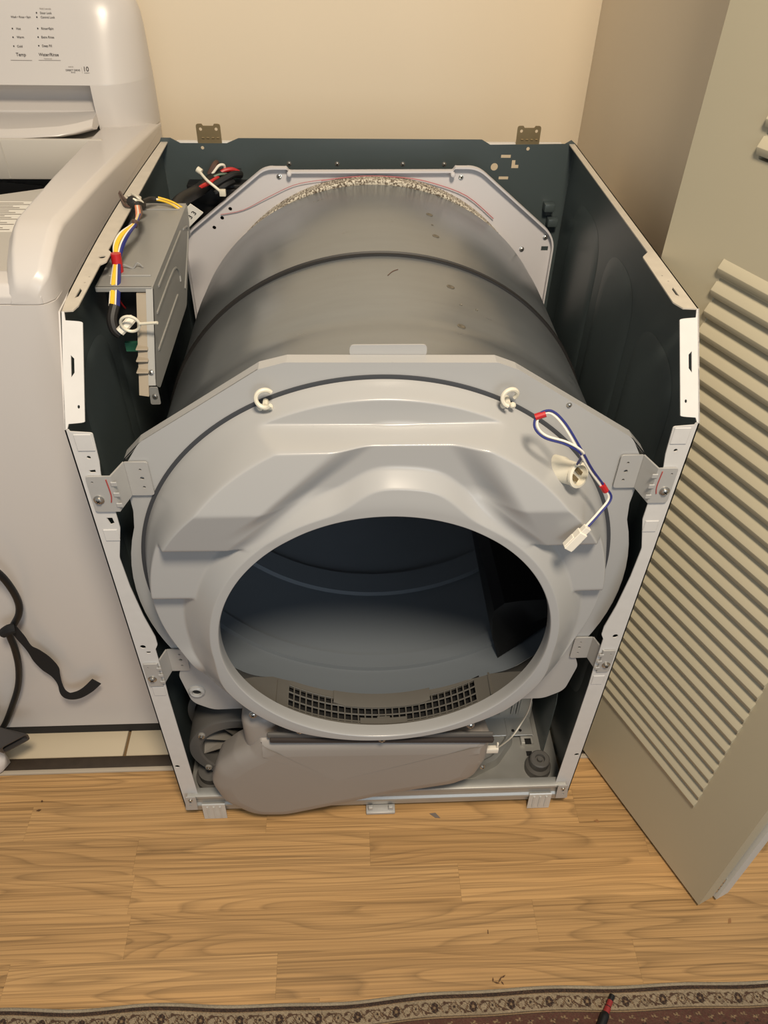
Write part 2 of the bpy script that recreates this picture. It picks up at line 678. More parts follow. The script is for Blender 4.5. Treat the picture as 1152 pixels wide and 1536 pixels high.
# dark backing board: the second leaf folded flat behind the first
b = MB()
b.sheet(rrect(S0 + 0.01, 0.012, S1 + 0.006, 2.0, 0.0005, 1), dfr, TH - 0.004, (), TH + 0.0035)
lab(b.build('door_panel', M['door_edge'], door, smooth=False), 'second leaf folded flat behind the louvred one')
for zc in (0.032,):
    b = MB()
    for i in range(4):
        b.lathe([(0.0022, 0), (0.0022, 0.0105)], lambda x, y, h, i=i: dfr(S1 - 0.0008, zc + h + i * 0.0125, TH + 0.00175) + DD * x + DN * y, 10, cap=True)
    b.build('hinge', M['screw'], door)


# ================================================================== clothes dryer
W = 0.343
dryer = thing('clothes_dryer', 'clothes dryer stripped of its top and front, grey drum and open round mouth showing', 'dryer', (0, 0.33, 0))


def side_flange(sgn):
    """white folded edges of one side panel; sgn -1 left, +1 right"""
    X = lambda v: sgn * v
    T = 0.0016
    # top flange (lying), with the tab that carries a screw hole
    if sgn < 0:
        out = [(0.343, 0.082)] + [(0.343 + bow(0.082 + 0.586 * i / 12, 0.938), 0.082 + 0.586 * i / 12) for i in range(1, 12)] + [(0.343, 0.668), (0.330, 0.668), (0.330, 0.425), (0.3240, 0.418), (0.3240, 0.392), (0.3300, 0.385), (0.3300, 0.240), (0.3245, 0.232), (0.3245, 0.206), (0.3300, 0.198), (0.3290, 0.095), (0.332, 0.0835)]
        rad = [0] * 11 + [0, 0, 0, 0.003, 0.006, 0.006, 0.003, 0.003, 0.006, 0.006, 0.003, 0.004, 0]
        hl = [circ(0.3325, 0.219, 0.0040, 12), circ(0.3325, 0.405, 0.0034, 12),
              [(0.3375, 0.112), (0.3340, 0.116), (0.3340, 0.130), (0.3375, 0.136)], circ(0.336, 0.150, 0.0012, 8), circ(0.3345, 0.165, 0.0012, 8)]
    else:
        out = [(0.343, 0.082), (0.343, 0.668), (0.332, 0.668), (0.332, 0.232), (0.3215, 0.218), (0.3195, 0.098), (0.326, 0.0835)]
        rad = [0, 0, 0, 0.004, 0.006, 0.008, 0]
        hl = [[(0.3315, 0.112), (0.3285, 0.115), (0.3285, 0.129), (0.3315, 0.134)], circ(0.331, 0.150, 0.0012, 8), circ(0.3285, 0.165, 0.0012, 8)]
    b = MB()
    b.sheet([(X(u), v) for u, v in fillet(out, rad, 3)], XY(0.938 - T), T, [[(X(u), v) for u, v in h] for h in hl])
    b.build('top_flange', M['scuff'], panel[sgn], smooth=False)
    # sloping flange between the two notches
    n = Vector((0, -0.094, 0.081)).normalized()
    p0, p1 = Vector((0, 0.081, 0.938)), Vector((0, 0.0, 0.844))
    fr = lambda u, q, w: Vector((X(u), 0, 0)) + p0.lerp(p1, q) - n * w
    b = MB()
    b.sheet(fillet([(0.343, 0.0), (0.343, 1.0), (0.340, 1.0), (0.3385, 0.955), (0.3215, 0.945), (0.3215, 0.085), (0.3395, 0.075), (0.3405, 0.0)],
                   [0, 0, 0, 0.004, 0.02, 0.02, 0.004, 0], 3), fr, T,
            [[(0.3345, 0.37), (0.3310, 0.40), (0.3310, 0.52), (0.3345, 0.56)], [(0.3275 + 0.0014 * math.cos(a * PI / 4), 0.81 + 0.016 * math.sin(a * PI / 4)) for a in range(8)]])
    b.build('slope_flange', M['flange'], panel[sgn], smooth=False)
    # upright front flange with its waist
    F = [(0.343, 0.843), (0.343, 0.012), (0.3215, 0.012), (0.3145, 0.046), (0.3160, 0.36), (0.3150, 0.398), (0.3150, 0.470), (0.3105, 0.480),
         (0.3105, 0.496), (0.3180, 0.540), (0.3240, 0.598), (0.3262, 0.650), (0.3150, 0.700), (0.3150, 0.727), (0.3190, 0.733), (0.3190, 0.782),
         (0.3165, 0.800), (0.3150, 0.8385), (0.3380, 0.8405), (0.3390, 0.843)]
    R = [0, 0, 0, 0, 0.01, 0, 0.003, 0.004, 0.012, 0.05, 0.05, 0.03, 0.012, 0.002, 0.002, 0.003, 0.004, 0.003, 0, 0]
    hl = [circ(0.335, 0.160, 0.0042, 12), circ(0.331, 0.476, 0.0040, 12), circ(0.326, 0.828, 0.0023, 10), circ(0.3265, 0.806, 0.0023, 10),
          circ(0.324, 0.690, 0.0012, 8)]
    if sgn < 0:
        hl += [[(0.3275, 0.717), (0.3205, 0.717), (0.3195, 0.708), (0.3245, 0.706)], [(0.3310, 0.788), (0.3235, 0.789), (0.3235, 0.7845), (0.3295, 0.7845)],
               [(0.3290, 0.4655), (0.3225, 0.4655), (0.3235, 0.4610), (0.3280, 0.4610)]]
    b = MB()
    b.sheet([(X(u), v) for u, v in fillet(F, R, 4)], XZ(0.0), T, [[(X(u), v) for u, v in h] for h in hl])
    # pressed pads
    for z0, z1, xi in ((0.815, 0.838, 0.3155), (0.733, 0.765, 0.3200), (0.680, 0.699, 0.3175), (0.362, 0.384, 0.3170)):
        b.box((min(X(0.336), X(xi + 0.0012)), -0.0012, z0), (max(X(0.336), X(xi + 0.0012)), 0.0004, z1), bev=0.0010, seg=1)
    b.build('front_flange', M['flange'], panel[sgn], smooth=True)


panel = {}


def bow(y, z):                                            # the left panel bellies out a little towards its top
    return 0.009 * math.sin(PI * min(max(y / 0.668, 0), 1)) ** 1.0 * max(0.0, min(1.0, (z - 0.2) / 0.6))


prof = [(0.0, 0.012), (0.668, 0.012), (0.668, 0.938), (0.081, 0.938), (0.0, 0.844)]
for sgn in (-1, 1):
    b = MB()
    x0 = -W if sgn < 0 else W - 0.0016
    b.cur = 0
    bw = bow if sgn < 0 else (lambda y, z: 0.0)
    ys = [0.0, 0.02, 0.04, 0.06, 0.081] + [0.081 + 0.587 * i / 18 for i in range(1, 19)]

    def wall(dx, trim):
        V, n = [], 9
        for y in ys:
            zt = (0.844 + 0.094 * y / 0.081 if y < 0.081 else 0.938) - trim
            for k in range(n):
                z = 0.012 + trim + (zt - 0.012 - trim) * k / (n - 1)
                V.append((dx - bw(y, z), min(max(y, trim), 0.668 - trim), z))
        F = [(i * n + k, i * n + k + 1, (i + 1) * n + k + 1, (i + 1) * n + k) for i in range(len(ys) - 1) for k in range(n - 1)]
        return V, F
    Vo, Fo = wall(x0 if sgn < 0 else x0 + 0.0016, 0.0)
    b.add(Vo, Fo)
    Vi, Fi = wall(x0 + 0.0016 if sgn < 0 else x0, 0.0)
    b.add(Vi, Fi)
    n_ = 9
    rim_ = [i * n_ for i in range(len(ys))] + [(len(ys) - 1) * n_ + k for k in range(1, n_)] + [i * n_ + n_ - 1 for i in range(len(ys) - 2, -1, -1)] + [k for k in range(n_ - 2, 0, -1)]
    b.add([Vo[i] for i in rim_] + [Vi[i] for i in rim_], [(i, (i + 1) % len(rim_), len(rim_) + (i + 1) % len(rim_), len(rim_) + i) for i in range(len(rim_))])
    # pressed stiffening fields on the inner face
    xi = -W + 0.0016 if sgn < 0 else W - 0.0016
    for (y0, z0, y1, z1) in ((0.07, 0.20, 0.22, 0.86), (0.25, 0.20, 0.40, 0.88), (0.43, 0.20, 0.60, 0.88)):
        rings = []
        for q, d in ((0, 0.0), (0.006, 0.0010), (0.014, 0.0016), (0.022, 0.0018)):
            pts = rrect(y0 + q, z0 + q, y1 - q, z1 - q, 0.07 - q * 0.5, 8)
            rings.append([(xi - sgn * (d + 0.0006) - bw(p[0], p[1]), p[0], p[1]) for p in pts])
        b.cur = 1
        b.loft(rings, caps=False)
        n0 = len(rings[-1])
        b.add(rings[-1], [tuple(range(n0))])
    b.cur = 1
    b.add(*wall(xi - sgn * 0.0004, 0.002))
    panel[sgn] = b.build('side_panel', [M['white'], M['primer']], dryer)
    side_flange(sgn)

# ---- back panel with its cut-outs
b = MB()
slots = [[(0.220, 0.9155), (0.2365, 0.9155), (0.2365, 0.9205), (0.220, 0.9205)], [(0.220, 0.8805), (0.2365, 0.8805), (0.2365, 0.8855), (0.220, 0.8855)],
         circ(0.2105, 0.901, 0.0062, 14), [(0.2395, 0.899), (0.2515, 0.899), (0.2515, 0.9045), (0.2455, 0.9045), (0.2455, 0.912), (0.2395, 0.912)],
         circ(-0.275, 0.929, 0.0028, 10), circ(0.264, 0.930, 0.0030, 10)]
out = [(-W, 0.012), (W, 0.012), (W, 0.938), (0.335, 0.944), (0.325, 0.938), (0.20, 0.936), (0.185, 0.944), (-0.215, 0.944), (-0.235, 0.936), (-0.310, 0.936), (-0.325, 0.944), (-0.340, 0.944), (-W, 0.938)]
b.sheet(out, XZ(0.668), 0.0016, slots)
back = b.build('back_panel', M['primer'], dryer, smooth=False)
for x0, x1 in ((-0.318, -0.226), (0.192, 0.322)):
    b = MB()
    b.box((x0, 0.670, 0.934), (x1, 0.682, 0.937), bev=0.0008, seg=1)
    b.build('rear_flange', M['flange'], back)
for xc in (-0.262, 0.262):
    b = MB()
    o = [(xc - 0.0195, 0.936), (xc + 0.0195, 0.936), (xc + 0.0195, 0.965), (xc + 0.010, 0.965), (xc + 0.008, 0.962), (xc - 0.008, 0.962), (xc - 0.010, 0.965), (xc - 0.0195, 0.965)]
    b.sheet(fillet(o, [0.001, 0.001, 0.004, 0.001, 0.001, 0.001, 0.001, 0.004], 3), XZ(0.669), 0.002, [circ(xc - 0.0125, 0.957, 0.0026, 10), circ(xc + 0.0125, 0.957, 0.0026, 10)])
    for i in range(4):
        b.tube([(xc - 0.012 + i * 0.008, 0.6685, 0.944), (xc - 0.008 + i * 0.008, 0.6685, 0.944)], 0.0012, 6, smooth=0)
    b.build('hinge_tab', M['brass'], back)
# wire guides pressed out of the back panel
for x, z in ((0.312, 0.838), (0.322, 0.812)):
    b = MB()
    b.box((x - 0.009, 0.650, z - 0.007), (x + 0.009, 0.668, z + 0.007), bev=0.002)
    b.build('wire_guide', M['primer'], back)
for x in (-0.135, -0.055, 0.055, 0.125):
    screw(back, (x, 0.668, 0.905), (0, -1, 0), 0.0028)

# ---- rear bulkhead: pale octagonal plate with a turned lip
b = MB()
YR = 0.605
rp = [(-0.170, 0.921), (-0.135, 0.921), (-0.131, 0.915), (0.131, 0.917), (0.135, 0.923), (0.172, 0.923), (0.315, 0.810), (0.315, 0.20), (-0.315, 0.20), (-0.315, 0.810)]
rpf = fillet(rp, [0.04, 0.003, 0.003, 0.003, 0.003, 0.05, 0.05, 0.05, 0.05, 0.05], 6)
b.sheet(rpf, XZ(YR), 0.0016, [circ(-0.262, 0.822, 0.0032, 10), circ(-0.247, 0.838, 0.0032, 10), circ(-0.232, 0.853, 0.0032, 10), [(0.296, 0.782), (0.308, 0.782), (0.308, 0.790), (0.296, 0.790)]])
# lip following the outline
cx, cz = 0.0, 0.56
lip0 = [(p[0], YR + 0.0016, p[1]) for p in rpf]
lip1 = [(p[0], YR - 0.010, p[1]) for p in rpf]
lip2 = [(p[0] * 0.9925, YR - 0.010, cz + (p[1] - cz) * 0.993) for p in rpf]
lip3 = [(p[0] * 0.9925, YR, cz + (p[1] - cz) * 0.993) for p in rpf]
b.loft([lip0, lip1, lip2, lip3], caps=False)
rear = b.build('rear_bulkhead', M['rear'], dryer, smooth=False)
for x, z in ((-0.148, 0.905), (0.146, 0.905), (0.300, 0.806), (0.262, 0.785)):
    screw(rear, (x, YR, z), (0, -1, 0.2), 0.0032)
for x in (-0.131, 0.131):
    b = MB()
    b.lathe([(0.004, 0), (0.004, 0.012), (0.003, 0.014), (0.0001, 0.0145)], lathe_y(x, YR, 0.912), 12)
    b.build('locating_peg', M['rear'], rear)
b = MB()
b.lathe([(0.2900, 0.0), (0.2900, 0.019), (0.2875, 0.021), (0.275, 0.021)], lambda a, c, h: (0.004 + a, YR - h, 0.6175 + c), 160)
b.build('felt_seal', M['felt'], rear)
b = MB()
b.tube([(-0.2483, 0.6020, 0.8447), (-0.2103, 0.6020, 0.8524), (-0.1680, 0.6000, 0.8736), (-0.1257, 0.6000, 0.8927), (-0.0879, 0.6000, 0.9001), (-0.0610, 0.6000, 0.9023)], 0.0006, 6)
b.build('marker_line', M['w_pink'], rear)
b = MB()
b.tube([(-0.0804, 0.6000, 0.9002), (-0.0395, 0.6000, 0.9055), (0.0033, 0.6000, 0.9077), (0.0572, 0.6000, 0.9048), (0.1009, 0.6000, 0.8966), (0.1572, 0.6000, 0.8766), (0.2056, 0.6000, 0.8395)], 0.0009, 6)
b.build('marker_line', M['w_pink'], rear)

# ---- drum: one shell, metal outside and paint inside
DZ = 0.578
po = [(0.3170, 0.033), (0.3200, 0.034), (0.3235, 0.042), (0.3250, 0.058), (0.3250, 0.112), (0.3238, 0.116), (0.3238, 0.140), (0.3250, 0.144), (0.3250, 0.282), (0.3244, 0.287),
      (0.3244, 0.331), (0.3250, 0.336), (0.3250, 0.530), (0.3220, 0.542), (0.3222, 0.582)]
pi = [(0.3150, 0.0345), (0.3160, 0.044), (0.3180, 0.056), (0.3205, 0.071), (0.3220, 0.086), (0.3220, 0.1125), (0.3155, 0.1145), (0.3155, 0.1405), (0.3220, 0.1425), (0.3220, 0.2830), (0.3145, 0.2850),
      (0.3145, 0.3315), (0.3220, 0.3335), (0.3205, 0.582)]
b = MB()
fr = lambda a, c, h: (0.003 + a, h, DZ + c)
b.lathe(po, fr, 180)
b.cur = 1
b.lathe(pi, fr, 180)
b.lathe([po[0], pi[0]], fr, 180)
b.cur = 0
b.lathe([po[-1], pi[-1]], fr, 180)
drum = b.build('drum', [M['drum'], M['drum_in']], dryer, angle=28)
b = MB()
b.lathe([(0.3235, 0.3025), (0.3275, 0.3030), (0.3282, 0.3050), (0.3262, 0.3065), (0.3282, 0.3080), (0.3262, 0.3095), (0.3282, 0.3110), (0.3275, 0.3130), (0.3235, 0.3135)], fr, 160)
b.build('drive_belt', M['rubber'], drum)


def drum_pt(x, y, R=0.3250):
    return Vector((x, y, DZ + math.sqrt(R * R - (x - 0.003) ** 2)))


for x, y, r in ((0.084, 0.475, 0.0036), (0.086, 0.395, 0.0036), (0.090, 0.235, 0.0036), (0.092, 0.135, 0.0036), (0.0845, 0.435, 0.0012), (0.118, 0.19, 0.0012), (0.098, 0.19, 0.0012)):
    c = drum_pt(x, y, 0.3238 if 0.116 < y < 0.14 else 0.3250)
    nrm = Vector((c.x - 0.003, 0, c.z - DZ))
    b = MB()
    b.lathe([(r * 1.5, -0.0004), (r * 1.5, 0.0004), (r, 0.0008), (r * 0.6, 0.0002), (0.0001, 0.0)], frame_n(c, nrm), 12)
    b.build('rivet', M['rivet'], drum)
# scratch left on the drum
b = MB()
b.tube([drum_pt(0.010, 0.243), drum_pt(0.0165, 0.255), drum_pt(0.024, 0.262)], 0.0007, 5)
b.build('scratch', M['w_brown'], drum)
# baffle inside, on the right
b = MB()
rings = []
for y, k in ((0.085, 0.35), (0.105, 0.9), (0.30, 1.0), (0.50, 0.92), (0.53, 0.35)):
    ring = []
    for da, h in ((-15, 0), (-13, 0.030), (-7, 0.072), (-3, 0.088), (3, 0.088), (7, 0.072), (13, 0.030), (15, 0)):
        a = math.radians(-40 + da * 0.9)
        R = 0.3215 - h * k
        ring.append((0.003 + R * math.cos(a), y, DZ + R * math.sin(a)))
    rings.append(ring)
b.loft(rings)
b.build('drum_baffle', M['black'], drum, angle=25)

# ---- front bulkhead: plate, gasket ring and the pressed cover around the mouth
YB = 0.025
RC = (-0.006, 0.588, 0.3005)          # cover ring on the plate
OC = (0.001, 0.535, 0.2135)           # the open mouth
bulk_out = [(-0.108, 0.908), (0.117, 0.906), (0.140, 0.897), (0.285, 0.805), (0.308, 0.765), (0.3045, 0.735), (0.3045, 0.705)]
right = [(0.3045, 0.705)] + [(0.3275 * math.cos(math.radians(a)), 0.566 + 0.3275 * math.sin(math.radians(a))) for a in range(20, -32, -4)] + [(0.302, 0.375), (0.292, 0.312), (0.262, 0.292), (0.17, 0.290)]
left = [(-0.17, 0.287), (-0.262, 0.284), (-0.292, 0.305), (-0.302, 0.375)] + [(-0.3275 * math.cos(math.radians(a)), 0.566 + 0.3275 * math.sin(math.radians(a))) for a in range(-28, 24, 4)] + [(-0.3035, 0.705), (-0.3035, 0.738), (-0.303, 0.768), (-0.278, 0.806), (-0.136, 0.900)]
O = bulk_out[:5] + right[0:] + left
rad = [0.006, 0.006, 0.006, 0.03, 0.03] + [0.02] + [0.0] * 13 + [0.03, 0.03, 0.03, 0.0] + [0.0, 0.03, 0.03, 0.03] + [0.0] * 13 + [0.02, 0.0, 0.03, 0.03, 0.006]
assert len(rad) == len(O)
Of = fillet(O, rad, 5)
ring_n = 240
ring = [(RC[0] + RC[2] * math.cos(2 * PI * i / ring_n), RC[1] + RC[2] * math.sin(2 * PI * i / ring_n)) for i in range(ring_n)]
ringz = [(x, max(z, 0.2925)) for x, z in ring]
b = MB()
b.sheet(Of, XZ(YB), 0.0018, [ringz])
# turned-back edge along the top and the slopes
edge = [p for p in Of if p[1] > 0.75]
top_edge = [(-0.303, 0.768), (-0.298, 0.785), (-0.278, 0.806), (-0.136, 0.900), (-0.106, 0.908), (0.115, 0.906), (0.138, 0.897), (0.285, 0.805), (0.303, 0.785), (0.308, 0.765)]
for p, q in zip(top_edge[:-1], top_edge[1:]):
    b.add([(p[0], YB, p[1]), (q[0], YB, q[1]), (q[0], YB + 0.016, q[1]), (p[0], YB + 0.016, p[1])], [(0, 1, 2, 3)])
    b.add([(p[0] * .996, YB, p[1] - .0014), (q[0] * .996, YB, q[1] - .0014), (q[0] * .996, YB + 0.016, q[1] - .0014), (p[0] * .996, YB + 0.016, p[1] - .0014)], [(0, 1, 2, 3)])
# slot-tab standing on the top edge
b.sheet(rrect(-0.040, 0.905, 0.042, 0.9185, 0.005, 4), XZ(YB + 0.0165), 0.0016)
bulkhead = b.build('front_bulkhead', M['bulk'], dryer, smooth=False)


KM = 1.062                              # the upper half of the mouth is a little taller


def cover_p(x, z):
    """how far the pressed cover stands out from the plate"""
    r = np.hypot(x - RC[0], z - RC[1])
    cone = (RC[2] - r) * 3.4
    xc = x - 0.018
    # terraces
    ze = 0.8475
    L1 = 0.0285
    side = 0.072 + 0.016 * np.clip((0.845 - z) / 0.073, 0, 1) - 0.012 * np.clip((0.772 - z) / 0.065, 0, 1)
    # arch channel between the two side faces
    dz = np.clip(0.845 - z, 0, 1)
    w = np.where(xc < 0, 0.056 + 1.10 * dz, 0.066 + 0.60 * dz)
    chan = sm(w + 0.024, w - 0.024, np.abs(xc)) * sm(0.72, 0.79, z)
    L2 = side * (1 - chan) + 0.0605 * chan
    L3, L4 = 0.056, 0.041
    zs = 0.7075
    f = L1 + (L2 - L1) * sm(ze + 0.0010, ze - 0.0030, z)
    f = f + (L3 - f) * sm(zs, zs - 0.006, z)
    f = f + (L4 - f) * sm(0.606, 0.599, z)
    # bumps low on each side
    for bx, bz in ((-0.232, 0.462), (0.236, 0.462), (-0.178, 0.372), (0.184, 0.372)):
        f = f + 0.012 * np.exp(-(((x - bx) / 0.035) ** 2 + ((z - bz) / 0.022) ** 2))
    # collar round the mouth
    ro = np.hypot(x - OC[0], (z - OC[1]) / np.where(z > OC[1], KM, 1.0))
    arch = 0.024 * np.exp(-((x - 0.020) / 0.062) ** 4) * sm(0.60, 0.72, z)
    lowr = 0.010 * sm(0.52, 0.44, z)
    rc = 0.2235 + arch + lowr
    # gentle shoulder of the arch, then a rounded nose at the opening
    nose = 0.080 - 0.0035 * sm(0.2135 + 0.008, 0.2135 + 0.045, ro)
    col = nose - np.clip(ro - rc, 0, None) * 0.95
    f = f + (np.minimum(f, col) - f) * sm(0.034, 0.004, ro - 0.2135)
    k = 0.0025
    h = np.clip(0.5 + 0.5 * (col - f) / k, 0, 1)
    mx = f * (1 - h) + col * h + k * h * (1 - h)
    # rounded meet of wall and face
    k = 0.004
    h = np.clip(0.5 + 0.5 * (mx - cone) / k, 0, 1)
    return np.clip(mx * (1 - h) + cone * h - k * h * (1 - h), -0.004, None)


NA, NR = 720, 190
th = np.linspace(0, 2 * PI, NA, endpoint=False)
tt = np.linspace(0, 1, NR)
KT = np.where(np.sin(th) > 0, KM, 1.0)
ix, iz = OC[0] + OC[2] * np.cos(th), OC[1] + OC[2] * np.sin(th) * KT
ox, oz = RC[0] + RC[2] * np.cos(th), RC[1] + RC[2] * np.sin(th)
GX = ix[None] * (1 - tt[:, None]) + ox[None] * tt[:, None]
GZ = iz[None] * (1 - tt[:, None]) + oz[None] * tt[:, None]
GP = cover_p(GX, GZ)
for _ in range(3):                                       # soften like drawn sheet
    GP[1:-1] = (GP[1:-1] * 2 + GP[:-2] + GP[2:] + np.roll(GP, 1, 1)[1:-1] + np.roll(GP, -1, 1)[1:-1]) / 6
b = MB()
rings = []
for k, (dr, dy) in enumerate(((-0.0005, 0.020), (-0.0012, 0.010), (-0.0012, 0.005), (-0.0008, 0.002))):   # rolled lip going in
    rings.append([(OC[0] + (OC[2] + dr) * math.cos(a), YB - GP[0][j] + dy, OC[1] + (OC[2] + dr) * math.sin(a) * KT[j]) for j, a in enumerate(th)])
for i in range(NR):
    rings.append([(GX[i][j], YB - GP[i][j], GZ[i][j]) for j in range(NA)])
b.loft(rings, caps=False)
cover = b.build('mouth_cover', M['bulk'], bulkhead, angle=80)
# dark joint ring where cover meets plate
b = MB()
b.lathe([(0.2988, 0.0), (0.2988, 0.0014), (0.3018, 0.0020), (0.3048, 0.0014), (0.3048, 0.0)], lambda a, c, h: (RC[0] + a, YB - h, RC[1] + max(c, -0.295)), 200)
b.build('joint_ring', M['joint'], bulkhead)

# little bosses with screws along the bottom of the mouth
for x, z, y in ((-0.187, 0.366, -0.040), (-0.121, 0.334, -0.048), (0.0, 0.308, -0.050), (0.131, 0.336, -0.048)):
    screw(bulkhead, (x, y, z), (0, -1, 0.3), 0.0046)
b = MB()
b.lathe([(0.013, 0), (0.0125, 0.003), (0.0095, 0.005), (0.0070, 0.004), (0.0068, 0.0)], lathe_y(-0.281, YB, 0.335), 20)
b.build('grommet', M['bulk'], bulkhead)
b = MB()
b.lathe([(0.0068, 0.0005), (0.0001, 0.0006)], lathe_y(-0.281, YB, 0.335), 16)
b.build('grommet_hole', M['hole'], bulkhead)
for x, z in ((0.202, 0.852), ):
    screw(bulkhead, (x, YB, z), (0, -1, 0), 0.0024)


def clip(x, z, lean):
    """ivory cable clip pushed into the plate"""
    b = MB()
    pts = []
    for k in range(11):
        a = math.radians(-60 + 300 * k / 10 + lean)
        pts.append((x + 0.0085 * math.cos(a), YB - 0.010 - 0.0012 * k, z + 0.012 + 0.0085 * math.sin(a)))
    b.tube(pts, 0.0024, 8)
    b.tube([(x, YB, z), (x, YB - 0.012, z)], 0.0034, 8, smooth=0)
    for s in (-1, 1):
        b.lathe([(0.0001, -0.0036), (0.0030, -0.002), (0.0036, 0), (0.0030, 0.002), (0.0001, 0.0036)], lambda a, c, h, s=s: (x + s * 0.0052 + a, YB - 0.013 + h, z - 0.001 + c), 10)
    b.build('cable_clip', M['ivory'], bulkhead)


clip(-0.131, 0.862, 90)
clip(0.1305, 0.862, 20)

# ---- lamp socket pushed through the cover, with its lead
sock_n = Vector((0.50, -0.76, 0.34)).normalized()
sock_c = Vector((0.193, -0.022, 0.797))
b = MB()
fr = frame_n(sock_c, sock_n)
b.lathe([(0.0155, -0.026), (0.0155, 0.0), (0.0135, 0.004), (0.0130, 0.022), (0.0145, 0.0225), (0.0145, 0.0255), (0.0115, 0.0265), (0.0110, 0.019), (0.0001, 0.019)], fr, 28)
sock = b.build('lamp_socket', M['ivory'], bulkhead)
b = MB()
for a in (-0.0045, 0.0045):
    V = [fr(a + dx, dy, h) for h in (0.018, 0.0235) for dx, dy in ((-0.002, -0.005), (0.002, -0.005), (0.002, 0.005), (-0.002, 0.005))]
    b.add(V, [(0, 1, 2, 3), (4, 5, 6, 7), (0, 1, 5, 4), (1, 2, 6, 5), (2, 3, 7, 6), (3, 0, 4, 7)])
b.build('contact', M['brass'], sock)
lead = [(0.2015, -0.0450, 0.8239), (0.1985, -0.0550, 0.8458), (0.1801, -0.0550, 0.8589), (0.1582, -0.0500, 0.8640), (0.1482, -0.0450, 0.8730), (0.1504, -0.0400, 0.8826), (0.1620, -0.0400, 0.8874),
        (0.1755, -0.0480, 0.8781), (0.1937, -0.0550, 0.8528), (0.2139, -0.0500, 0.8204), (0.2340, -0.0450, 0.7928), (0.2459, -0.0450, 0.7753), (0.2335, -0.0550, 0.7617), (0.2196, -0.0650, 0.7511), (0.2126, -0.0680, 0.7408)]
for k, (m, off) in enumerate(((M['w_blue'], 0.0), (M['w_white'], 0.0042))):
    b = MB()
    pts = []
    for i, p in enumerate(lead):
        t = Vector(lead[min(i + 1, len(lead) - 1)]) - Vector(lead[max(i - 1, 0)])
        nn = Vector((t.z, 0, -t.x)).normalized()
        pts.append(Vector(p) + nn * ((k - 0.5) * 0.0030))
    b.tube(pts, 0.0013, 8, smooth=6)
    b.build('lamp_wire', m, bulkhead)
for (a, c) in ((5, 6), (10, 11)):
    b = MB()
    p, q = Vector(lead[a]), Vector(lead[c])
    d = (q - p).normalized()
    s = p.lerp(q, 0.15)
    b.tube([s - d * 0.0055, s + d * 0.0055], 0.0036, 10, smooth=0)
    b.build('red_tie', M['tape_red'], bulkhead)
b = MB()
cA, cB = Vector((0.2181, -0.0670, 0.7489)), Vector((0.2011, -0.0700, 0.7233))
d = (cB - cA).normalized()
u = Vector((0, 1, 0)).cross(d).normalized()
v = d.cross(u)
Mx = Matrix((u, v, d)).transposed().to_4x4()
Mx.translation = cA
Lc = (cB - cA).length
b.box((-0.0055, -0.005, 0.004), (0.0055, 0.005, Lc), Mx, bev=0.0008, seg=1)
b.box((-0.004, -0.0035, -0.004), (0.004, 0.0035, 0.006), Mx, bev=0.0005, seg=1)
b.box((-0.0075, -0.003, Lc * 0.45), (0.0065, 0.004, Lc - 0.001), Mx, bev=0.0006, seg=1)
b.build('connector', M['w_white'], bulkhead)

# ---- mounting brackets joining flange and bulkhead
def bracket(sgn, z0, z1, zq, x_out, x_in, name='mounting_bracket'):
    """stepped strap: foot on the flange, riser, ear on the plate"""
    X = lambda v: sgn * v
    b = MB()
    T = 0.0022
    h = z1 - z0
    b.sheet([(X(u), v) for u, v in fillet([(x_out, z0), (x_in, z0), (x_in, z1), (x_out, z1)], [0.004, 0, 0, 0.003], 3)], XZ(-0.0030), T, [circ(X(x_out - 0.006), z1 - 0.008, 0.0014, 8)])
    # riser
    xa, xb = x_in, x_in - 0.010
    V = [(X(xa), -0.003, z0), (X(xa), -0.003, z1), (X(xb), YB - 0.003, z1 + 0.001), (X(xb), YB - 0.003, z0 + 0.004)]
    n = Vector((X(-1) * 0.9, -0.4, 0)).normalized() * T
    V2 = [tuple(Vector(p) - n) for p in V]
    b.add(V + V2, [(0, 1, 2, 3), (4, 5, 6, 7), (0, 1, 5, 4), (1, 2, 6, 5), (2, 3, 7, 6), (3, 0, 4, 7)])
    for k in range(3):
        zz = z0 + h * (0.2 + 0.3 * k)
        b.box((min(X(xa + .002), X(xa - .005)), -0.0042, zz - 0.003), (max(X(xa + .002), X(xa - .005)), -0.0025, zz + 0.003), bev=0.0006, seg=1)
    e0, e1 = z0 + 0.004, z1 + 0.001
    xe = xb - 0.026
    b.sheet([(X(u), v) for u, v in fillet([(xb, e0), (xe, e0), (xe, e1), (xb, e1)], [0, 0.004, 0.004, 0], 3)], XZ(YB - 0.0040), T,
            [circ(X(xe + 0.010), e0 + (e1 - e0) * q, r, 10) for q, r in ((0.25, 0.0018), (0.52, 0.0025), (0.78, 0.0016))])
    o = b.build(name, M['galv_grey'], dryer, smooth=False)
    screw(o, (X(x_out - 0.008), -0.0030, z0 + h * 0.36), (0, -1, 0), 0.0046)
    if zq:
        c = MB()
        c.tube([(X(x_in + 0.006), -0.0032, z1 - 0.004), (X(x_in + 0.005), -0.0032, z0 + h * 0.5), (X(x_in + 0.007), -0.0032, z0 + h * 0.28)], 0.0008, 5)
        c.build('paint_mark', M['red_mark'], o)


bracket(-1, 0.729, 0.781, True, 0.336, 0.308)
bracket(1, 0.730, 0.782, True, 0.336, 0.312)
bracket(-1, 0.388, 0.440, False, 0.338, 0.318)
bracket(1, 0.396, 0.446, False, 0.338, 0.320)

# ---- lint filter housing under the mouth
lint = None
HR = 0.2225


def hfr(a, y, d=0.0):                                     # angle in degrees on the trough, y depth, d lifts towards the axis
    t = math.radians(a)
    return (OC[0] + (HR - d) * math.cos(t), y, OC[1] + (HR - d) * math.sin(t))


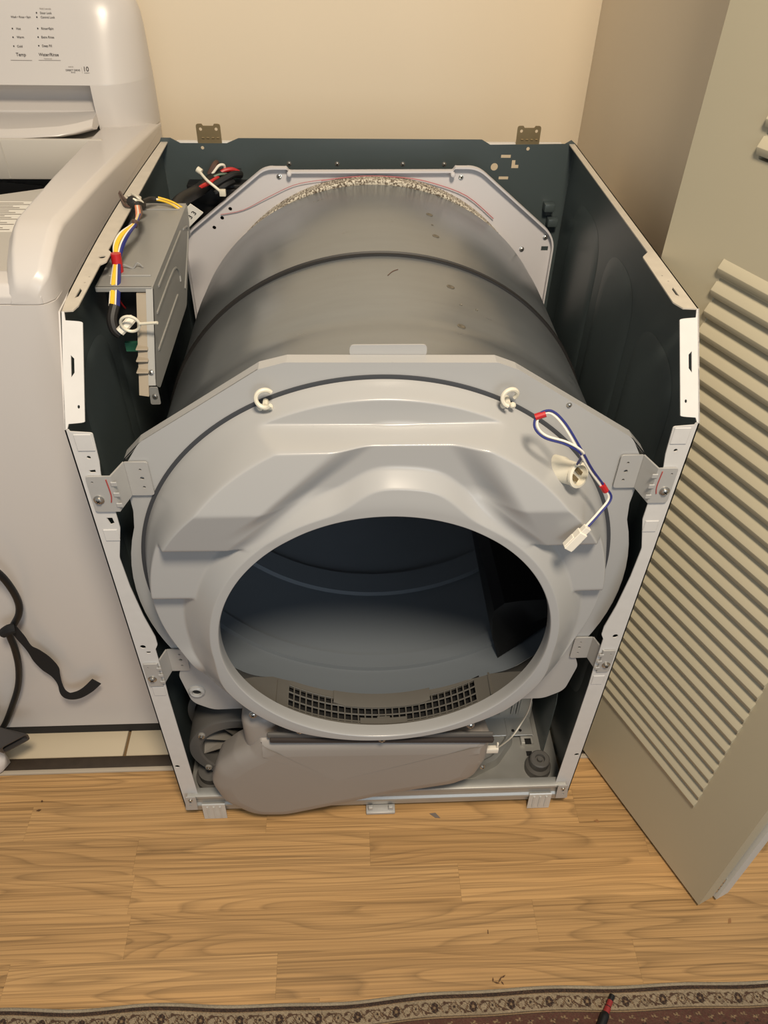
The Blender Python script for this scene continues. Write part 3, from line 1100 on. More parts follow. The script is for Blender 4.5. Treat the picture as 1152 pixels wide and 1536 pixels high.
def lip(a):                                               # back edge of the trough
    return float(np.interp(a, [198, 205, 213, 223, 233, 250, 288, 306, 318, 327, 342], [-0.048, -0.034, -0.010, 0.012, 0.021, 0.024, 0.022, 0.017, 0.006, -0.012, -0.048]))


b = MB()
AA = [198 + 144 * i / 96 for i in range(97)]
# front rails of the trough
b.loft([[hfr(a, y, d) for a in AA] for y, d in ((-0.050, 0.004), (-0.0485, 0.0055), (-0.0440, 0.0055), (-0.0430, 0.0035), (-0.0385, 0.0035), (-0.0375, 0.0015), (-0.0290, 0.0012), (-0.0285, -0.004))], closed=False)
# dark chute beneath the grille
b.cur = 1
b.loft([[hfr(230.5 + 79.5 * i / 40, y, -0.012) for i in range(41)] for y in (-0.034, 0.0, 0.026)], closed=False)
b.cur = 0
# plain flanks beside the grille, then the strip behind it
for a0, a1 in ((198, 231), (309.5, 342)):
    aa = [a0 + (a1 - a0) * i / 24 for i in range(25)]
    b.loft([[hfr(a, -0.0295, 0.0005) for a in aa], [hfr(a, max(lip(a) * 0.5 - 0.0145, -0.029), 0.0012) for a in aa], [hfr(a, max(lip(a), -0.0285), 0.0018) for a in aa], [hfr(a, 0.034, -0.050) for a in aa], [hfr(a, 0.037, -0.090) for a in aa]], closed=False)
for a0, a1 in ((225.3, 225.9), (316.2, 316.8)):
    b.loft([[hfr(a, y, d) for y in (-0.029, 0.010)] for a, d in ((a0, 0.001), (a0, 0.0035), (a1, 0.0035), (a1, 0.001))], closed=False)
aa = [231 + 78.5 * i / 60 for i in range(61)]
b.loft([[hfr(a, min(0.0125, lip(a)), -0.004) for a in aa], [hfr(a, min(0.013, lip(a)), 0.0012) for a in aa], [hfr(a, lip(a), 0.002) for a in aa], [hfr(a, 0.036, -0.070) for a in aa]], closed=False)
lint = b.build('lint_housing', [M['lint'], M['hole']], bulkhead, angle=50)
# grille bars: lengthwise ribs and cross ribs
b = MB()
for y in (-0.0275, -0.0240, -0.0120, 0.0005, 0.0125):
    aa = [231 + 78.5 * i / 40 for i in range(41)]
    b.tube([hfr(a, y, 0.0006) for a in aa], 0.0013, 6, smooth=0)
n = 30
for i in range(n):
    a = 231 + 78.5 * i / (n - 1)
    b.tube([hfr(a, -0.0285, 0.0006), hfr(a, 0.013, 0.0006)], 0.0012, 6, smooth=0)
b.build('grille', M['lint'], bulkhead)
# solid tongue in the middle and latch plate in front of it
b = MB()
aa = [250.5 + 39.5 * i / 24 for i in range(25)]
fl = lambda a: -0.0005 + 0.004 * max(0, (abs(a - 270.5) - 15) / 5)
b.loft([[hfr(a, fl(a), -0.001) for a in aa], [hfr(a, fl(a), 0.0030) for a in aa], [hfr(a, 0.008, 0.0042) for a in aa], [hfr(a, 0.024, 0.0040) for a in aa], [hfr(a, 0.024, 0.0) for a in aa]], closed=False)
aa = [261.4 + 18.6 * i / 12 for i in range(13)]
b.loft([[hfr(a, y, d) for a in aa] for y, d in ((-0.0290, 0.0), (-0.0288, 0.0030), (-0.0190, 0.0030), (-0.0188, 0.0))], closed=False)
aa = [268.2 + 5 * i / 4 for i in range(5)]
b.loft([[hfr(a, y, d) for a in aa] for y, d in ((-0.0190, 0.0), (-0.0188, 0.0034), (-0.0165, 0.0034), (-0.0160, 0.0))], closed=False)
b.build('filter_latch', M['lint'], bulkhead, angle=50)

# ---- grey lint duct across the front
duct_pts = [(-0.186, 0.290), (0.158, 0.280), (0.172, 0.270), (0.173, 0.205), (0.160, 0.148), (0.125, 0.122), (0.035, 0.098), (-0.08, 0.052), (-0.160, 0.021), (-0.222, 0.024), (-0.268, 0.085), (-0.279, 0.148), (-0.264, 0.200), (-0.232, 0.238), (-0.204, 0.262)]
df = fillet(duct_pts, [0.008, 0.008, 0.012, 0.04, 0.04, 0.06, 0.2, 0.2, 0.08, 0.06, 0.06, 0.06, 0.06, 0.05, 0.02], 5)
ccx = sum(p[0] for p in df) / len(df)
ccz = sum(p[1] for p in df) / len(df)


def inset(pts, d):
    out = []
    m = len(pts)
    for i in range(m):
        t = Vector((pts[(i + 1) % m][0] - pts[i - 1][0], pts[(i + 1) % m][1] - pts[i - 1][1])).normalized()
        nn = Vector((-t.y, t.x))
        c = Vector((ccx - pts[i][0], ccz - pts[i][1]))
        if nn.dot(c) < 0:
            nn = -nn
        out.append((pts[i][0] + nn.x * d, pts[i][1] + nn.y * d))
    return out


def duct_y(x, z):
    return -0.012 - 0.016 * (z - 0.05) / 0.25


b = MB()
rings = []
for d, dy in ((0.006, 0.040), (0.0, 0.008), (0.0015, -0.002), (0.005, -0.0085), (0.011, -0.0135), (0.020, -0.017), (0.034, -0.019)):
    pts = inset(df, d) if d else df
    # the top edge keeps its crease
    rings.append([(p[0], duct_y(*p) + dy, min(p[1], 0.291)) for p in pts])
b.loft(rings, caps=False)
last = rings[-1]
mid = (ccx, duct_y(ccx, ccz) - 0.021, ccz)
nl = len(last)
b.add(last + [mid], [(i, (i + 1) % nl, nl) for i in range(nl)])
duct = b.build('lint_duct', M['duct'], dryer, angle=70)
b = MB()
b.box((-0.212, -0.030, 0.225), (-0.158, 0.03, 0.335), bev=0.020, seg=5)
b.build('duct_neck', M['duct'], duct)
# dark gasket and rim on top of the duct
b = MB()
b.box((-0.184, -0.046, 0.2875), (0.158, -0.036, 0.2965), Matrix.Rotation(math.radians(3.0), 4, 'Y') @ Matrix.Translation((0.0, 0, 0)), bev=0.003)
b.build('duct_gasket', M['gasket'], duct)
b = MB()
b.box((-0.186, -0.042, 0.296), (0.158, -0.036, 0.307), Matrix.Rotation(math.radians(2.6), 4, 'Y'), bev=0.003)
b.build('duct_rim', M['plastic_d'], duct)

# ---- blower housing and its wheel, left of the duct
BC = (-0.233, 0.150)
b = MB()
fr = lambda a, c, h: (BC[0] + a, 0.034 - h, BC[1] + c)
b.lathe([(0.080, -0.10), (0.089, -0.10), (0.0895, -0.004), (0.087, 0.0005), (0.070, 0.002), (0.067, 0.0), (0.0665, -0.006), (0.066, -0.05), (0.0001, -0.05)], fr, 64)
b.lathe([(0.060, -0.14), (0.098, -0.14), (0.100, -0.060), (0.088, -0.055)], lambda a, c, h: (BC[0] + 0.004 + a, 0.034 - h, BC[1] + 0.020 + c), 64)
blower = b.build('blower_housing', M['plastic_d'], dryer)
for k in range(9):
    a = math.radians(40 * k + 12)
    t = Vector((-math.sin(a), 0, math.cos(a)))
    r = Vector((math.cos(a), 0, math.sin(a)))
    c = Vector((BC[0], 0.062, BC[1]))
    b = MB()
    p = [c + r * 0.020, c + r * 0.066 + t * 0.012, c + r * 0.066 + t * 0.012 + Vector((0, -0.026, 0)) + t * 0.010, c + r * 0.020 + Vector((0, -0.018, 0)) + t * 0.004]
    q = [v + t * 0.0018 for v in p]
    b.add(p + q, [(0, 1, 2, 3), (4, 5, 6, 7), (0, 1, 5, 4), (1, 2, 6, 5), (2, 3, 7, 6), (3, 0, 4, 7)])
    b.build('fan_blade', M['blade'], blower, smooth=False)
for a in (140, 218, 62):
    t = math.radians(a)
    c = (BC[0] + 0.079 * math.cos(t), 0.030, BC[1] + 0.079 * math.sin(t))
    b = MB()
    b.lathe([(0.0062, -0.004), (0.0062, -0.0005), (0.005, 0.0006), (0.0001, 0.0008)], lathe_y(c[0], c[1], c[2]), 16)
    b.build('screw_boss', M['plastic'], blower)
    screw(blower, (c[0], c[1] - 0.0008, c[2]), (0, -1, 0.1), 0.0036)

# ---- base pan, front rail, gussets and feet
b = MB()
b.sheet(rrect(-0.338, 0.004, 0.338, 0.660, 0.004, 2), XY(0.024), 0.0016)
# raised platform with rolled edge
for (o, z0, z1) in (([(-0.30, 0.045), (0.175, 0.036), (0.225, 0.060), (0.262, 0.105), (0.262, 0.30), (-0.30, 0.30)], 0.025, 0.044),):
    f0 = fillet(o, [0.02, 0.03, 0.03, 0.03, 0.02, 0.02], 5)
    cxx, cyy = 0.0, 0.16
    f1 = [(cxx + (p[0] - cxx) * 0.985, cyy + (p[1] - cyy) * 0.965) for p in f0]
    f2 = [(cxx + (p[0] - cxx) * 0.955, cyy + (p[1] - cyy) * 0.91) for p in f0]
    b.loft([[(p[0], p[1], z0) for p in f0], [(p[0], p[1], z1) for p in f1], [(p[0], p[1], z1) for p in f2], [(p[0], p[1], z1 - 0.005) for p in [(cxx + (q[0] - cxx) * 0.940, cyy + (q[1] - cyy) * 0.88) for q in f0]]])
pan = b.build('base_pan', M['galv'], dryer, smooth=True, angle=30)
b = MB()
prof = fillet([(0.010, 0.018), (-0.004, 0.018), (-0.004, 0.030), (-0.007, 0.034), (-0.007, 0.040), (-0.003, 0.044), (-0.003, 0.060), (-0.007, 0.064), (-0.006, 0.069), (0.010, 0.071), (0.014, 0.050)], 0.0015, 2)
b.loft([[(-0.332, p[0], p[1]) for p in prof], [(0.332, p[0], p[1]) for p in prof]])
rail = b.build('front_rail', M['galv'], dryer, angle=25)
for sgn in (-1, 1):
    X = lambda v: sgn * v
    b = MB()
    b.sheet([(X(u), v) for u, v in fillet([(0.339, 0.032), (0.318, 0.032), (0.316, 0.075), (0.334, 0.075)], 0.002, 2)], XZ(-0.0105), 0.0022, [circ(X(0.329), 0.047, 0.0022, 8), circ(X(0.327), 0.057, 0.0022, 8)])
    b.build('gusset', M['galv_grey'], rail, smooth=False)
    screw(rail, (X(0.326), -0.0105, 0.066), (0, -1, 0), 0.003)
    # ribbed foot tab reaching to the floor
    x0, x1 = (0.270, 0.310)
    prof2 = [(-0.0074, 0.046), (-0.0092, 0.044), (-0.0125, 0.002), (-0.0100, 0.002), (-0.0080, 0.040), (-0.0074, 0.042)]
    b = MB()
    b.loft([[(X(x0), p[0], p[1]) for p in prof2], [(X(x1), p[0], p[1]) for p in prof2]])
    for k in range(3):
        xc = X(x0 + 0.009 + k * 0.011)
        b.tube([(xc, -0.0124, 0.008), (xc, -0.0108, 0.030), (xc, -0.0100, 0.039)], 0.0018, 6, smooth=3)
    b.build('foot_tab', M['foot'], rail, angle=25)
b = MB()
b.box((-0.022, -0.016, 0.003), (0.030, 0.012, 0.010), bev=0.0015)
b.box((-0.018, -0.012, 0.010), (-0.010, -0.006, 0.020), bev=0.001)
b.box((0.018, -0.012, 0.010), (0.026, -0.006, 0.020), bev=0.001)
b.build('centre_foot', M['galv_grey'], rail)
# levelling-foot boss and the channel along the right side
b = MB()
b.lathe([(0.024, 0.0), (0.023, 0.014), (0.018, 0.019), (0.018, 0.034), (0.016, 0.036), (0.009, 0.036), (0.008, 0.030), (0.005, 0.030), (0.0045, 0.035), (0.0001, 0.035)], lambda a, c, h: (0.298 + a, 0.052 + c, 0.0256 + h), 32)
b.build('foot_boss', M['plastic_d'], pan)
b = MB()
b.lathe([(0.030, 0.0), (0.030, 0.016), (0.024, 0.020), (0.024, 0.034), (0.012, 0.036), (0.0001, 0.035)], lambda a, c, h: (-0.298 + a, 0.052 + c, 0.0256 + h), 32)
b.build('foot_boss', M['plastic_d'], pan)
b = MB()
b.sheet([(0.08, 0.025), (0.62, 0.025), (0.62, 0.26), (0.14, 0.26), (0.10, 0.16)], lambda u, v, w: (0.312 + w + (v - 0.025) * 0.06, u, v), 0.0016)
b.build('inner_gusset', M['primer'], pan, smooth=False)
b = MB()
b.box((0.276, 0.100, 0.0256), (0.300, 0.24, 0.034), bev=0.002)
b.box((0.279, 0.118, 0.034), (0.297, 0.128, 0.040), bev=0.002)
b.build('pan_stiffener', M['galv'], pan)
b = MB()
b.box((0.283, 0.098, 0.0335), (0.295, 0.110, 0.0345))
b.box((0.2835, 0.078, 0.0258), (0.2945, 0.088, 0.0262))
b.build('pan_slot', M['hole'], pan, smooth=False)
# galvanised motor bracket with pressed ribs behind the duct end
b = MB()
b.sheet(fillet([(0.190, 0.040), (0.300, 0.040), (0.298, 0.095), (0.284, 0.125), (0.284, 0.20), (0.190, 0.20)], 0.006, 3), XZ(0.150), 0.002, [])
b.box((0.190, 0.112, 0.040), (0.300, 0.152, 0.043), bev=0.001, seg=1)
for xc in (0.226, 0.236, 0.262, 0.272):
    b.tube([(xc, 0.1485, 0.060), (xc, 0.1485, 0.200)], 0.0028, 8, smooth=0)
mot = b.build('motor_bracket', M['galv'], dryer, smooth=True)
for x, z in ((0.262, 0.0435), (0.276, 0.0435)):
    b = MB()
    b.lathe([(0.003, 0), (0.003, 0.0006), (0.0001, 0.0006)], lambda a, c, h: (x + a, 0.122 + c, z + h), 10)
    b.build('bolt_hole', M['hole'], mot)
# thin white sensor lead with its plug
b = MB()
b.tube([(0.2532, 0.0500, 0.2596), (0.2614, 0.0700, 0.1906), (0.2622, 0.0900, 0.1181), (0.2432, 0.0700, 0.1073), (0.2127, 0.0300, 0.1461), (0.1921, 0.0000, 0.1845)], 0.0014, 6)
b.build('sensor_wire', M['w_white'], duct)
b = MB()
c = Vector((0.1808, -0.0200, 0.2186))
b.box((c.x - 0.010, c.y - 0.004, c.z - 0.006), (c.x + 0.010, c.y + 0.004, c.z + 0.006), bev=0.001)
b.box((c.x + 0.006, c.y - 0.002, c.z + 0.004), (c.x + 0.009, c.y + 0.002, c.z + 0.018), bev=0.0006)
b.build('sensor_plug', M['w_white'], duct)
for u in ((0.160, 0.258), (0.166, 0.190)):
    screw(duct, (u[0], -0.034, u[1]), (0.3, -1, 0.2), 0.0032)

# ---- control box hanging on the left panel
XL, XR = -0.338, -0.272
yz = [(0.185, 0.916), (0.455, 0.916), (0.430, 0.870), (0.325, 0.815), (0.118, 0.815), (0.112, 0.826)]
b = MB()
T = 0.0014
# top sheet and right cheek, open underneath and in front
b.sheet([(XL, 0.185), (XR, 0.185), (XR, 0.455), (XL, 0.455)], XY(0.9146), T)
b.sheet(fillet([(0.183, 0.916), (0.455, 0.916), (0.450, 0.890), (0.345, 0.812), (0.130, 0.812), (0.1125, 0.826)], [0.004, 0.006, 0.01, 0.02, 0.01, 0.008], 3), YZ(XR), T)
b.sheet([(XL, 0.9146), (XR, 0.9146), (XR, 0.870), (XL, 0.870)], XZ(0.452), T)
# turned front edge of the top and of the cheek
b.box((XL, 0.1835, 0.910), (XR, 0.187, 0.916), bev=0.0006, seg=1)
n0, n1 = Vector((0, 0.1835, 0.914)), Vector((0, 0.1125, 0.826))
for q0, q1 in ((0, 1),):
    V = []
    for p in (n0, n1):
        V += [(XR + T, p.y, p.z), (XR - 0.007, p.y, p.z), (XR - 0.007, p.y + 0.003, p.z - 0.001), (XR + T, p.y + 0.003, p.z - 0.001)]
    b.add(V, [(0, 1, 2, 3), (4, 5, 6, 7), (0, 1, 5, 4), (1, 2, 6, 5), (2, 3, 7, 6), (3, 0, 4, 7)])
# pressed lines on the cheek
for pth in ([(0.18, 0.885), (0.30, 0.885), (0.33, 0.868), (0.33, 0.855)], [(0.155, 0.850), (0.30, 0.850)], [(0.40, 0.900), (0.43, 0.885), (0.35, 0.835)], [(0.21, 0.905), (0.38, 0.905)]):
    b.tube([(XR + T, y, z) for y, z in pth], 0.0016, 6, smooth=3)
for yy in (0.215, 0.43):
    b.tube([(XL + 0.010, yy, 0.9162), (XR - 0.006, yy, 0.9162)], 0.0012, 6, smooth=0)
box = b.build('control_box', M['box'], dryer, smooth=True, angle=25)
# ivory comb at the open front
b = MB()
for k, q in enumerate((0.05,)):
    p, r = n0.lerp(n1, 0.06), n0.lerp(n1, 1.12)
    V = []
    for s in (p, r):
        V += [(XR - 0.007, s.y + 0.001, s.z), (XR - 0.019, s.y + 0.004, s.z), (XR - 0.019, s.y + 0.040, s.z), (XR - 0.007, s.y + 0.040, s.z)]
    b.add(V, [(0, 1, 2, 3), (4, 5, 6, 7), (0, 1, 5, 4), (1, 2, 6, 5), (2, 3, 7, 6), (3, 0, 4, 7)])
for q in (0.62, 0.74, 0.86):
    s = n0.lerp(n1, q)
    b.box((XR - 0.020, s.y - 0.004, s.z), (XR - 0.006, s.y + 0.02, s.z + 0.002), Matrix.Identity(4), bev=0.0005, seg=1)
lab(b.build('board_tray', M['tray'], box, smooth=False), 'ivory plastic tray edge inside the open control box')
s = n0.lerp(n1, 1.05)
b = MB()
b.sheet(fillet([(XR - 0.008, s.z - 0.020), (XR + 0.004, s.z - 0.020), (XR + 0.004, s.z + 0.004), (XR - 0.006, s.z + 0.004)], 0.002, 2), XZ(s.y), 0.0014, [])
b.build('mounting_ear', M['box'], box, smooth=False)
screw(box, (XR - 0.001, s.y, s.z - 0.008), (0, -1, 0.2), 0.0026)
screw(box, (XR - 0.003, n0.lerp(n1, 0.86).y - 0.001, n0.lerp(n1, 0.86).z), (0, -1, 0.5), 0.0026)
b = MB()
s = n0.lerp(n1, 0.70)
b.box((XR - 0.040, s.y + 0.03, s.z - 0.010), (XR - 0.016, s.y + 0.034, s.z + 0.002))
b.build('circuit_board', M['board'], box, smooth=False)
b = MB()
b.box((XL + 0.002, 0.21, 0.845), (XR - 0.021, 0.43, 0.9135))
b.build('box_insert', M['black'], box, smooth=False)
# small lance on top of the box
b = MB()
b.tube([(XL + 0.020, 0.235, 0.9165), (XL + 0.024, 0.235, 0.921), (XL + 0.034, 0.236, 0.9165), (XL + 0.040, 0.238, 0.922), (XL + 0.046, 0.238, 0.9165)], 0.0012, 6)
b.build('lance', M['box'], box)
# tag at the rear corner
b = MB()
tA = Vector((-0.2715, 0.4620, 0.8951))
b.box((-0.017, -0.0008, -0.012), (0.017, 0.0008, 0.012), Matrix.Translation(tA) @ Matrix.Rotation(math.radians(-42), 4, 'Y') @ Matrix.Rotation(math.radians(25), 4, 'X'))
tg = b.build('tag', M['tag'], box, smooth=False)
tm = Matrix.Translation(tA) @ Matrix.Rotation(math.radians(-42), 4, 'Y') @ Matrix.Rotation(math.radians(25), 4, 'X')
text_part('1 3 3', 0.011, lambda u, v, w: tm @ Vector((u, -0.0011, v - 0.005)), tg, M['hole'], 'lettering', 'CENTER')

# ---- wiring
harness = bpy.data.objects.new('wiring_harness', None)
COL.objects.link(harness)
harness.parent = dryer
harness.matrix_parent_inverse = parent_world(dryer).inverted()


def wire(pts, r, m, name='wire', n=8, smooth=5, taper=None):
    b = MB()
    b.tube(pts, r, n, smooth=smooth, taper=taper)
    return b.build(name, m, harness)


main = [Vector(p) for p in ((-0.3160, 0.3600, 0.9466), (-0.3085, 0.3300, 0.9465), (-0.3076, 0.3000, 0.9468), (-0.3141, 0.2700, 0.9460), (-0.3186, 0.2500, 0.9392), (-0.3191, 0.2300, 0.9277), (-0.3164, 0.2000, 0.9177), (-0.3140, 0.1650, 0.9010))]
for k, (m, ox, oy) in enumerate(((M['w_white'], -0.006, 0.0), (M['w_yellow'], -0.002, -0.002), (M['w_blue'], 0.005, 0.0), (M['w_white'], 0.002, -0.003), (M['w_blue'], 0.004, -0.0035), (M['w_yellow'], -0.004, -0.003))):
    wf = [0.4, 0.2, 0.3, 1.0, 1.0, 0.55, 0.8, 0.9]
    wire([p + Vector((ox * f, oy * f, 0)) for p, f in zip(main[1:], wf[1:])], 0.0017, m)
for k in range(4):
    wire([main[0] + Vector((-0.003 + 0.002 * k, 0, 0.0)), main[1] + Vector((-0.003 + 0.002 * k, -0.002, 0)), main[2] + Vector((0.0, 0, 0))], 0.0015, (M['w_orange'], M['w_white'], M['w_orange'], M['w_brown'])[k])
wire([main[5] + Vector((0, 0, 0.010)), main[5] + Vector((-0.0005, -0.003, -0.012))], 0.0062, M['tape_red'], 'red_tape', 12, 0)
wire([main[2] + Vector((0.001, 0, 0.004)), main[2] + Vector((-0.002, -0.002, -0.004))], 0.0042, M['w_brown'], 'dark_tape', 10, 0)
wire([(-0.3289, 0.3779, 0.9480), (-0.3229, 0.3744, 0.9440), (-0.3198, 0.3916, 0.9360)], 0.0070, M['rubber'], 'dark_tape', 10, 3)
for pts, m in (([(-0.3576, 0.4368, 0.9380), (-0.3396, 0.3915, 0.9440), (-0.3240, 0.3706, 0.9480), (-0.3207, 0.3768, 0.9440)], 'w_brown'), ([(-0.3488, 0.4104, 0.9400), (-0.3319, 0.3764, 0.9450), (-0.3205, 0.3747, 0.9430)], 'w_brown'),
               ([(-0.3378, 0.4013, 0.9450), (-0.3228, 0.3719, 0.9510), (-0.3172, 0.3818, 0.9440)], 'ivory'), ([(-0.3348, 0.4118, 0.9440), (-0.3206, 0.3822, 0.9500), (-0.3156, 0.3849, 0.9420)], 'ivory'), ([(-0.3590, 0.4373, 0.9360), (-0.3394, 0.3798, 0.9420), (-0.3293, 0.3729, 0.9410)], 'w_brown')):
    wire(pts, 0.0017, M[m], smooth=4)
# lead running back along the box top
wire([(-0.3232, 0.4152, 0.9320), (-0.3174, 0.4311, 0.9300), (-0.3104, 0.4368, 0.9280)], 0.0036, M['rubber'], 'sleeve')
for k in range(3):
    wire([(-0.3120, 0.4396, 0.9270), (-0.2990, 0.4375, 0.9250), (-0.2875, 0.4330, 0.9220), (-0.2795, 0.4343, 0.9150)] if k == 0 else [Vector(q) + Vector((0.002, 0.004, 0.001)) * (k - 0.5) for q in ((-0.3107, 0.4370, 0.9270), (-0.2984, 0.4379, 0.9230), (-0.2876, 0.4361, 0.9190), (-0.2780, 0.4346, 0.9130))], 0.0015, M[('w_yellow', 'w_white', 'w_yellow')[k]])
# black sleeve under the open box
wire([(-0.3136, 0.1650, 0.9027), (-0.3170, 0.1550, 0.8909), (-0.3153, 0.1500, 0.8798), (-0.3104, 0.1500, 0.8737)], 0.0062, M['rubber'], 'sleeve', 10)
wire([(-0.3082, 0.1450, 0.8790), (-0.3001, 0.1500, 0.8857), (-0.2955, 0.1600, 0.8882)], 0.0055, M['w_white'], 'sleeve', 10)
b = MB()
rc = Vector((-0.2930, 0.1400, 0.8919))
b.tube([rc + Vector((0.0105 * math.cos(a), -0.002 * math.sin(a), 0.0105 * math.sin(a))) for a in [2 * PI * k / 16 for k in range(16)]], 0.0018, 8, close=True, smooth=2)
b.tube([rc + Vector((0.0105, 0, 0)), Vector((-0.2593, 0.1320, 0.8976))], 0.0018, 8, smooth=0)
b.build('cable_tie', M['ivory'], harness)
for k in range(5):
    wire([(-0.3193, 0.2000, 0.8965), ((-0.3181, 0.2200, 0.8840), (-0.3178, 0.2200, 0.8778), (-0.3195, 0.2400, 0.8814), (-0.3160, 0.2100, 0.8766), (-0.3166, 0.2300, 0.8773))[k], ((-0.3182, 0.2600, 0.8662), (-0.3159, 0.2600, 0.8606), (-0.3142, 0.2600, 0.8736), (-0.3185, 0.2500, 0.8507), (-0.3131, 0.2600, 0.8662))[k]], 0.0011, M[('w_pink', 'w_brown', 'w_pink', 'w_red', 'w_brown')[k]], n=6)
# black loom to the rear terminal
wire([(-0.2993, 0.5000, 0.8928), (-0.2937, 0.5300, 0.8940), (-0.2842, 0.5600, 0.8915), (-0.2759, 0.6000, 0.8860), (-0.2599, 0.6300, 0.8906), (-0.2424, 0.6500, 0.8926)], 0.0100, M['black'], 'sleeve', 12)
wire([(-0.2789, 0.5750, 0.8925), (-0.2687, 0.6000, 0.8923), (-0.2576, 0.6150, 0.8935), (-0.2496, 0.6300, 0.8949)], 0.0034, M['w_red'])
wire([(-0.2519, 0.6400, 0.8948), (-0.2409, 0.6450, 0.9006), (-0.2283, 0.6500, 0.9011), (-0.2185, 0.6550, 0.8953)], 0.0034, M['w_red'])
wire([(-0.2609, 0.6250, 0.8944), (-0.2480, 0.6300, 0.8991), (-0.2336, 0.6350, 0.8975), (-0.2220, 0.6400, 0.8896)], 0.0022, M['w_green'])
wire([(-0.2664, 0.6300, 0.8906), (-0.2545, 0.6350, 0.9037), (-0.2467, 0.6400, 0.9105), (-0.2398, 0.6450, 0.9089), (-0.2405, 0.6500, 0.8990)], 0.0022, M['w_white'])
wire([(-0.2639, 0.6350, 0.8974), (-0.2553, 0.6400, 0.9104), (-0.2520, 0.6500, 0.9115)], 0.0045, M['w_brown'])
for k in range(3):
    wire([(-0.2579, 0.6100, 0.8868), (-0.2410, 0.6200, 0.8940), (-0.2242, 0.6300, 0.8992), (-0.2126, 0.6400, 0.8960)] if k == 0 else [(-0.2553, 0.6120, 0.8756), (-0.2377, 0.6200, 0.8856), (-0.2254, 0.6300, 0.8887)] if k == 1 else [(-0.2490, 0.6500, 0.8926), (-0.2329, 0.6550, 0.8942), (-0.2147, 0.6600, 0.8938)], 0.0055, M['black'], 'sleeve', 10)
b = MB()
b.tube([(-0.2749, 0.6100, 0.9106), (-0.2628, 0.5970, 0.9016), (-0.2506, 0.5920, 0.8930), (-0.2389, 0.5900, 0.8833)], 0.0022, 8)
b.lathe([(0.0001, -0.005), (0.005, -0.004), (0.005, 0.004), (0.0001, 0.005)], frame_n((-0.2751, 0.6120, 0.9110), (1, -0.4, -0.6)), 12)
b.box(Vector((-0.2391, 0.5920, 0.8836)) - Vector((0.005, 0.004, 0.005)), Vector((-0.2391, 0.5920, 0.8836)) + Vector((0.005, 0.004, 0.005)), bev=0.001)
b.build('cable_tie', M['ivory'], harness)
# terminal block on the back panel, half hidden behind the pale plate
b = MB()
b.box((-0.305, 0.640, 0.800), (-0.205, 0.668, 0.880), bev=0.003)
b.box((-0.300, 0.632, 0.850), (-0.215, 0.645, 0.875), bev=0.002)
b.build('terminal_block', M['black'], dryer)


# ================================================================== washing machine
washer = thing('washing_machine', 'white top-loading washing machine with its lid open, left of the stripped dryer', 'washer', (-0.727, 0.53, 0))
WX0, WX1, WY0, WY1 = -1.070, -0.384, 0.166, 0.888
b = MB()
b.sheet(fillet([(WX0, WY0), (WX1, WY0), (WX1, WY1), (WX0, WY1)], [0.022, 0.022, 0.01, 0.01], 8), XY(0.034), 0.8685, [rrect(WX0 + 0.012, WY0 + 0.012, WX1 - 0.012, WY1 - 0.012, 0.015, 6)])
b.build('cabinet', M['white'], washer, angle=40)
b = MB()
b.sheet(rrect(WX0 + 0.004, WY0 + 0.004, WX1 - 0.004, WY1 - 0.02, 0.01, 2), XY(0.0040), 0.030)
b.build('base', M['shadow_gap'], washer, smooth=False)  # dark block in place of the shade in the gap under the cabinet
for x in (WX0 + 0.07, WX1 - 0.07):
    for y in (WY0 + 0.07, WY1 - 0.07):
        b = MB()
        b.lathe([(0.022, 0.0021), (0.022, 0.003), (0.010, 0.0045), (0.0001, 0.0045)], lambda a, c, h: (x + a, y + c, h), 16, cap=True)
        b.build('foot', M['shadow_gap'], washer)


def rim(sgn):
    """side rim of the top deck, rounded over outside and inside, falling at the front corner"""
    b = MB()
    rings = []
    cxm = (WX0 + WX1) / 2
    half = (WX1 - WX0) / 2
    zb = lambda y: 0.9035 if y < WY0 + 0.03 else 0.9027
    for y, zt, wi, ro in ((WY0 + 0.0005, 0.915, 0.036, 0.004), (WY0 + 0.001, 0.922, 0.037, 0.006), (WY0 + 0.004, 0.930, 0.038, 0.010), (WY0 + 0.014, 0.940, 0.040, 0.014), (WY0 + 0.040, 0.953, 0.045, 0.016),
                          (WY0 + 0.075, 0.964, 0.050, 0.017), (WY0 + 0.10, 0.967, 0.053, 0.018), (0.45, 0.955, 0.064, 0.018), (0.65, 0.938, 0.076, 0.018), (0.888, 0.915, 0.090, 0.018)):
        e = 0.0 if y > WY0 + 0.02 else (0.022 - math.sqrt(max(0, 0.022 ** 2 - (0.022 - min(y - WY0, 0.022)) ** 2)))
        zl = zb(y) + 0.0008 if y < WY0 + 0.02 else 0.862
        xl = half - wi - (0.012 if y < WY0 + 0.02 else 0.034)
        pts = fillet([(half - e, zb(y)), (half - e, zt - 0.007), (half - 0.010 - e, zt), (half - wi, zt), (half - wi - 0.010, max(zt - 0.014, zl + 0.002)), (xl, zl), (xl, zl - 0.0006), (half - 0.02 - e, zb(y))], [0, ro * 0.5, ro * 0.5, 0.008, 0.010, 0, 0, 0], 5)
        rings.append([(cxm + sgn * p[0], y, p[1]) for p in pts])
    b.loft(rings)
    return b


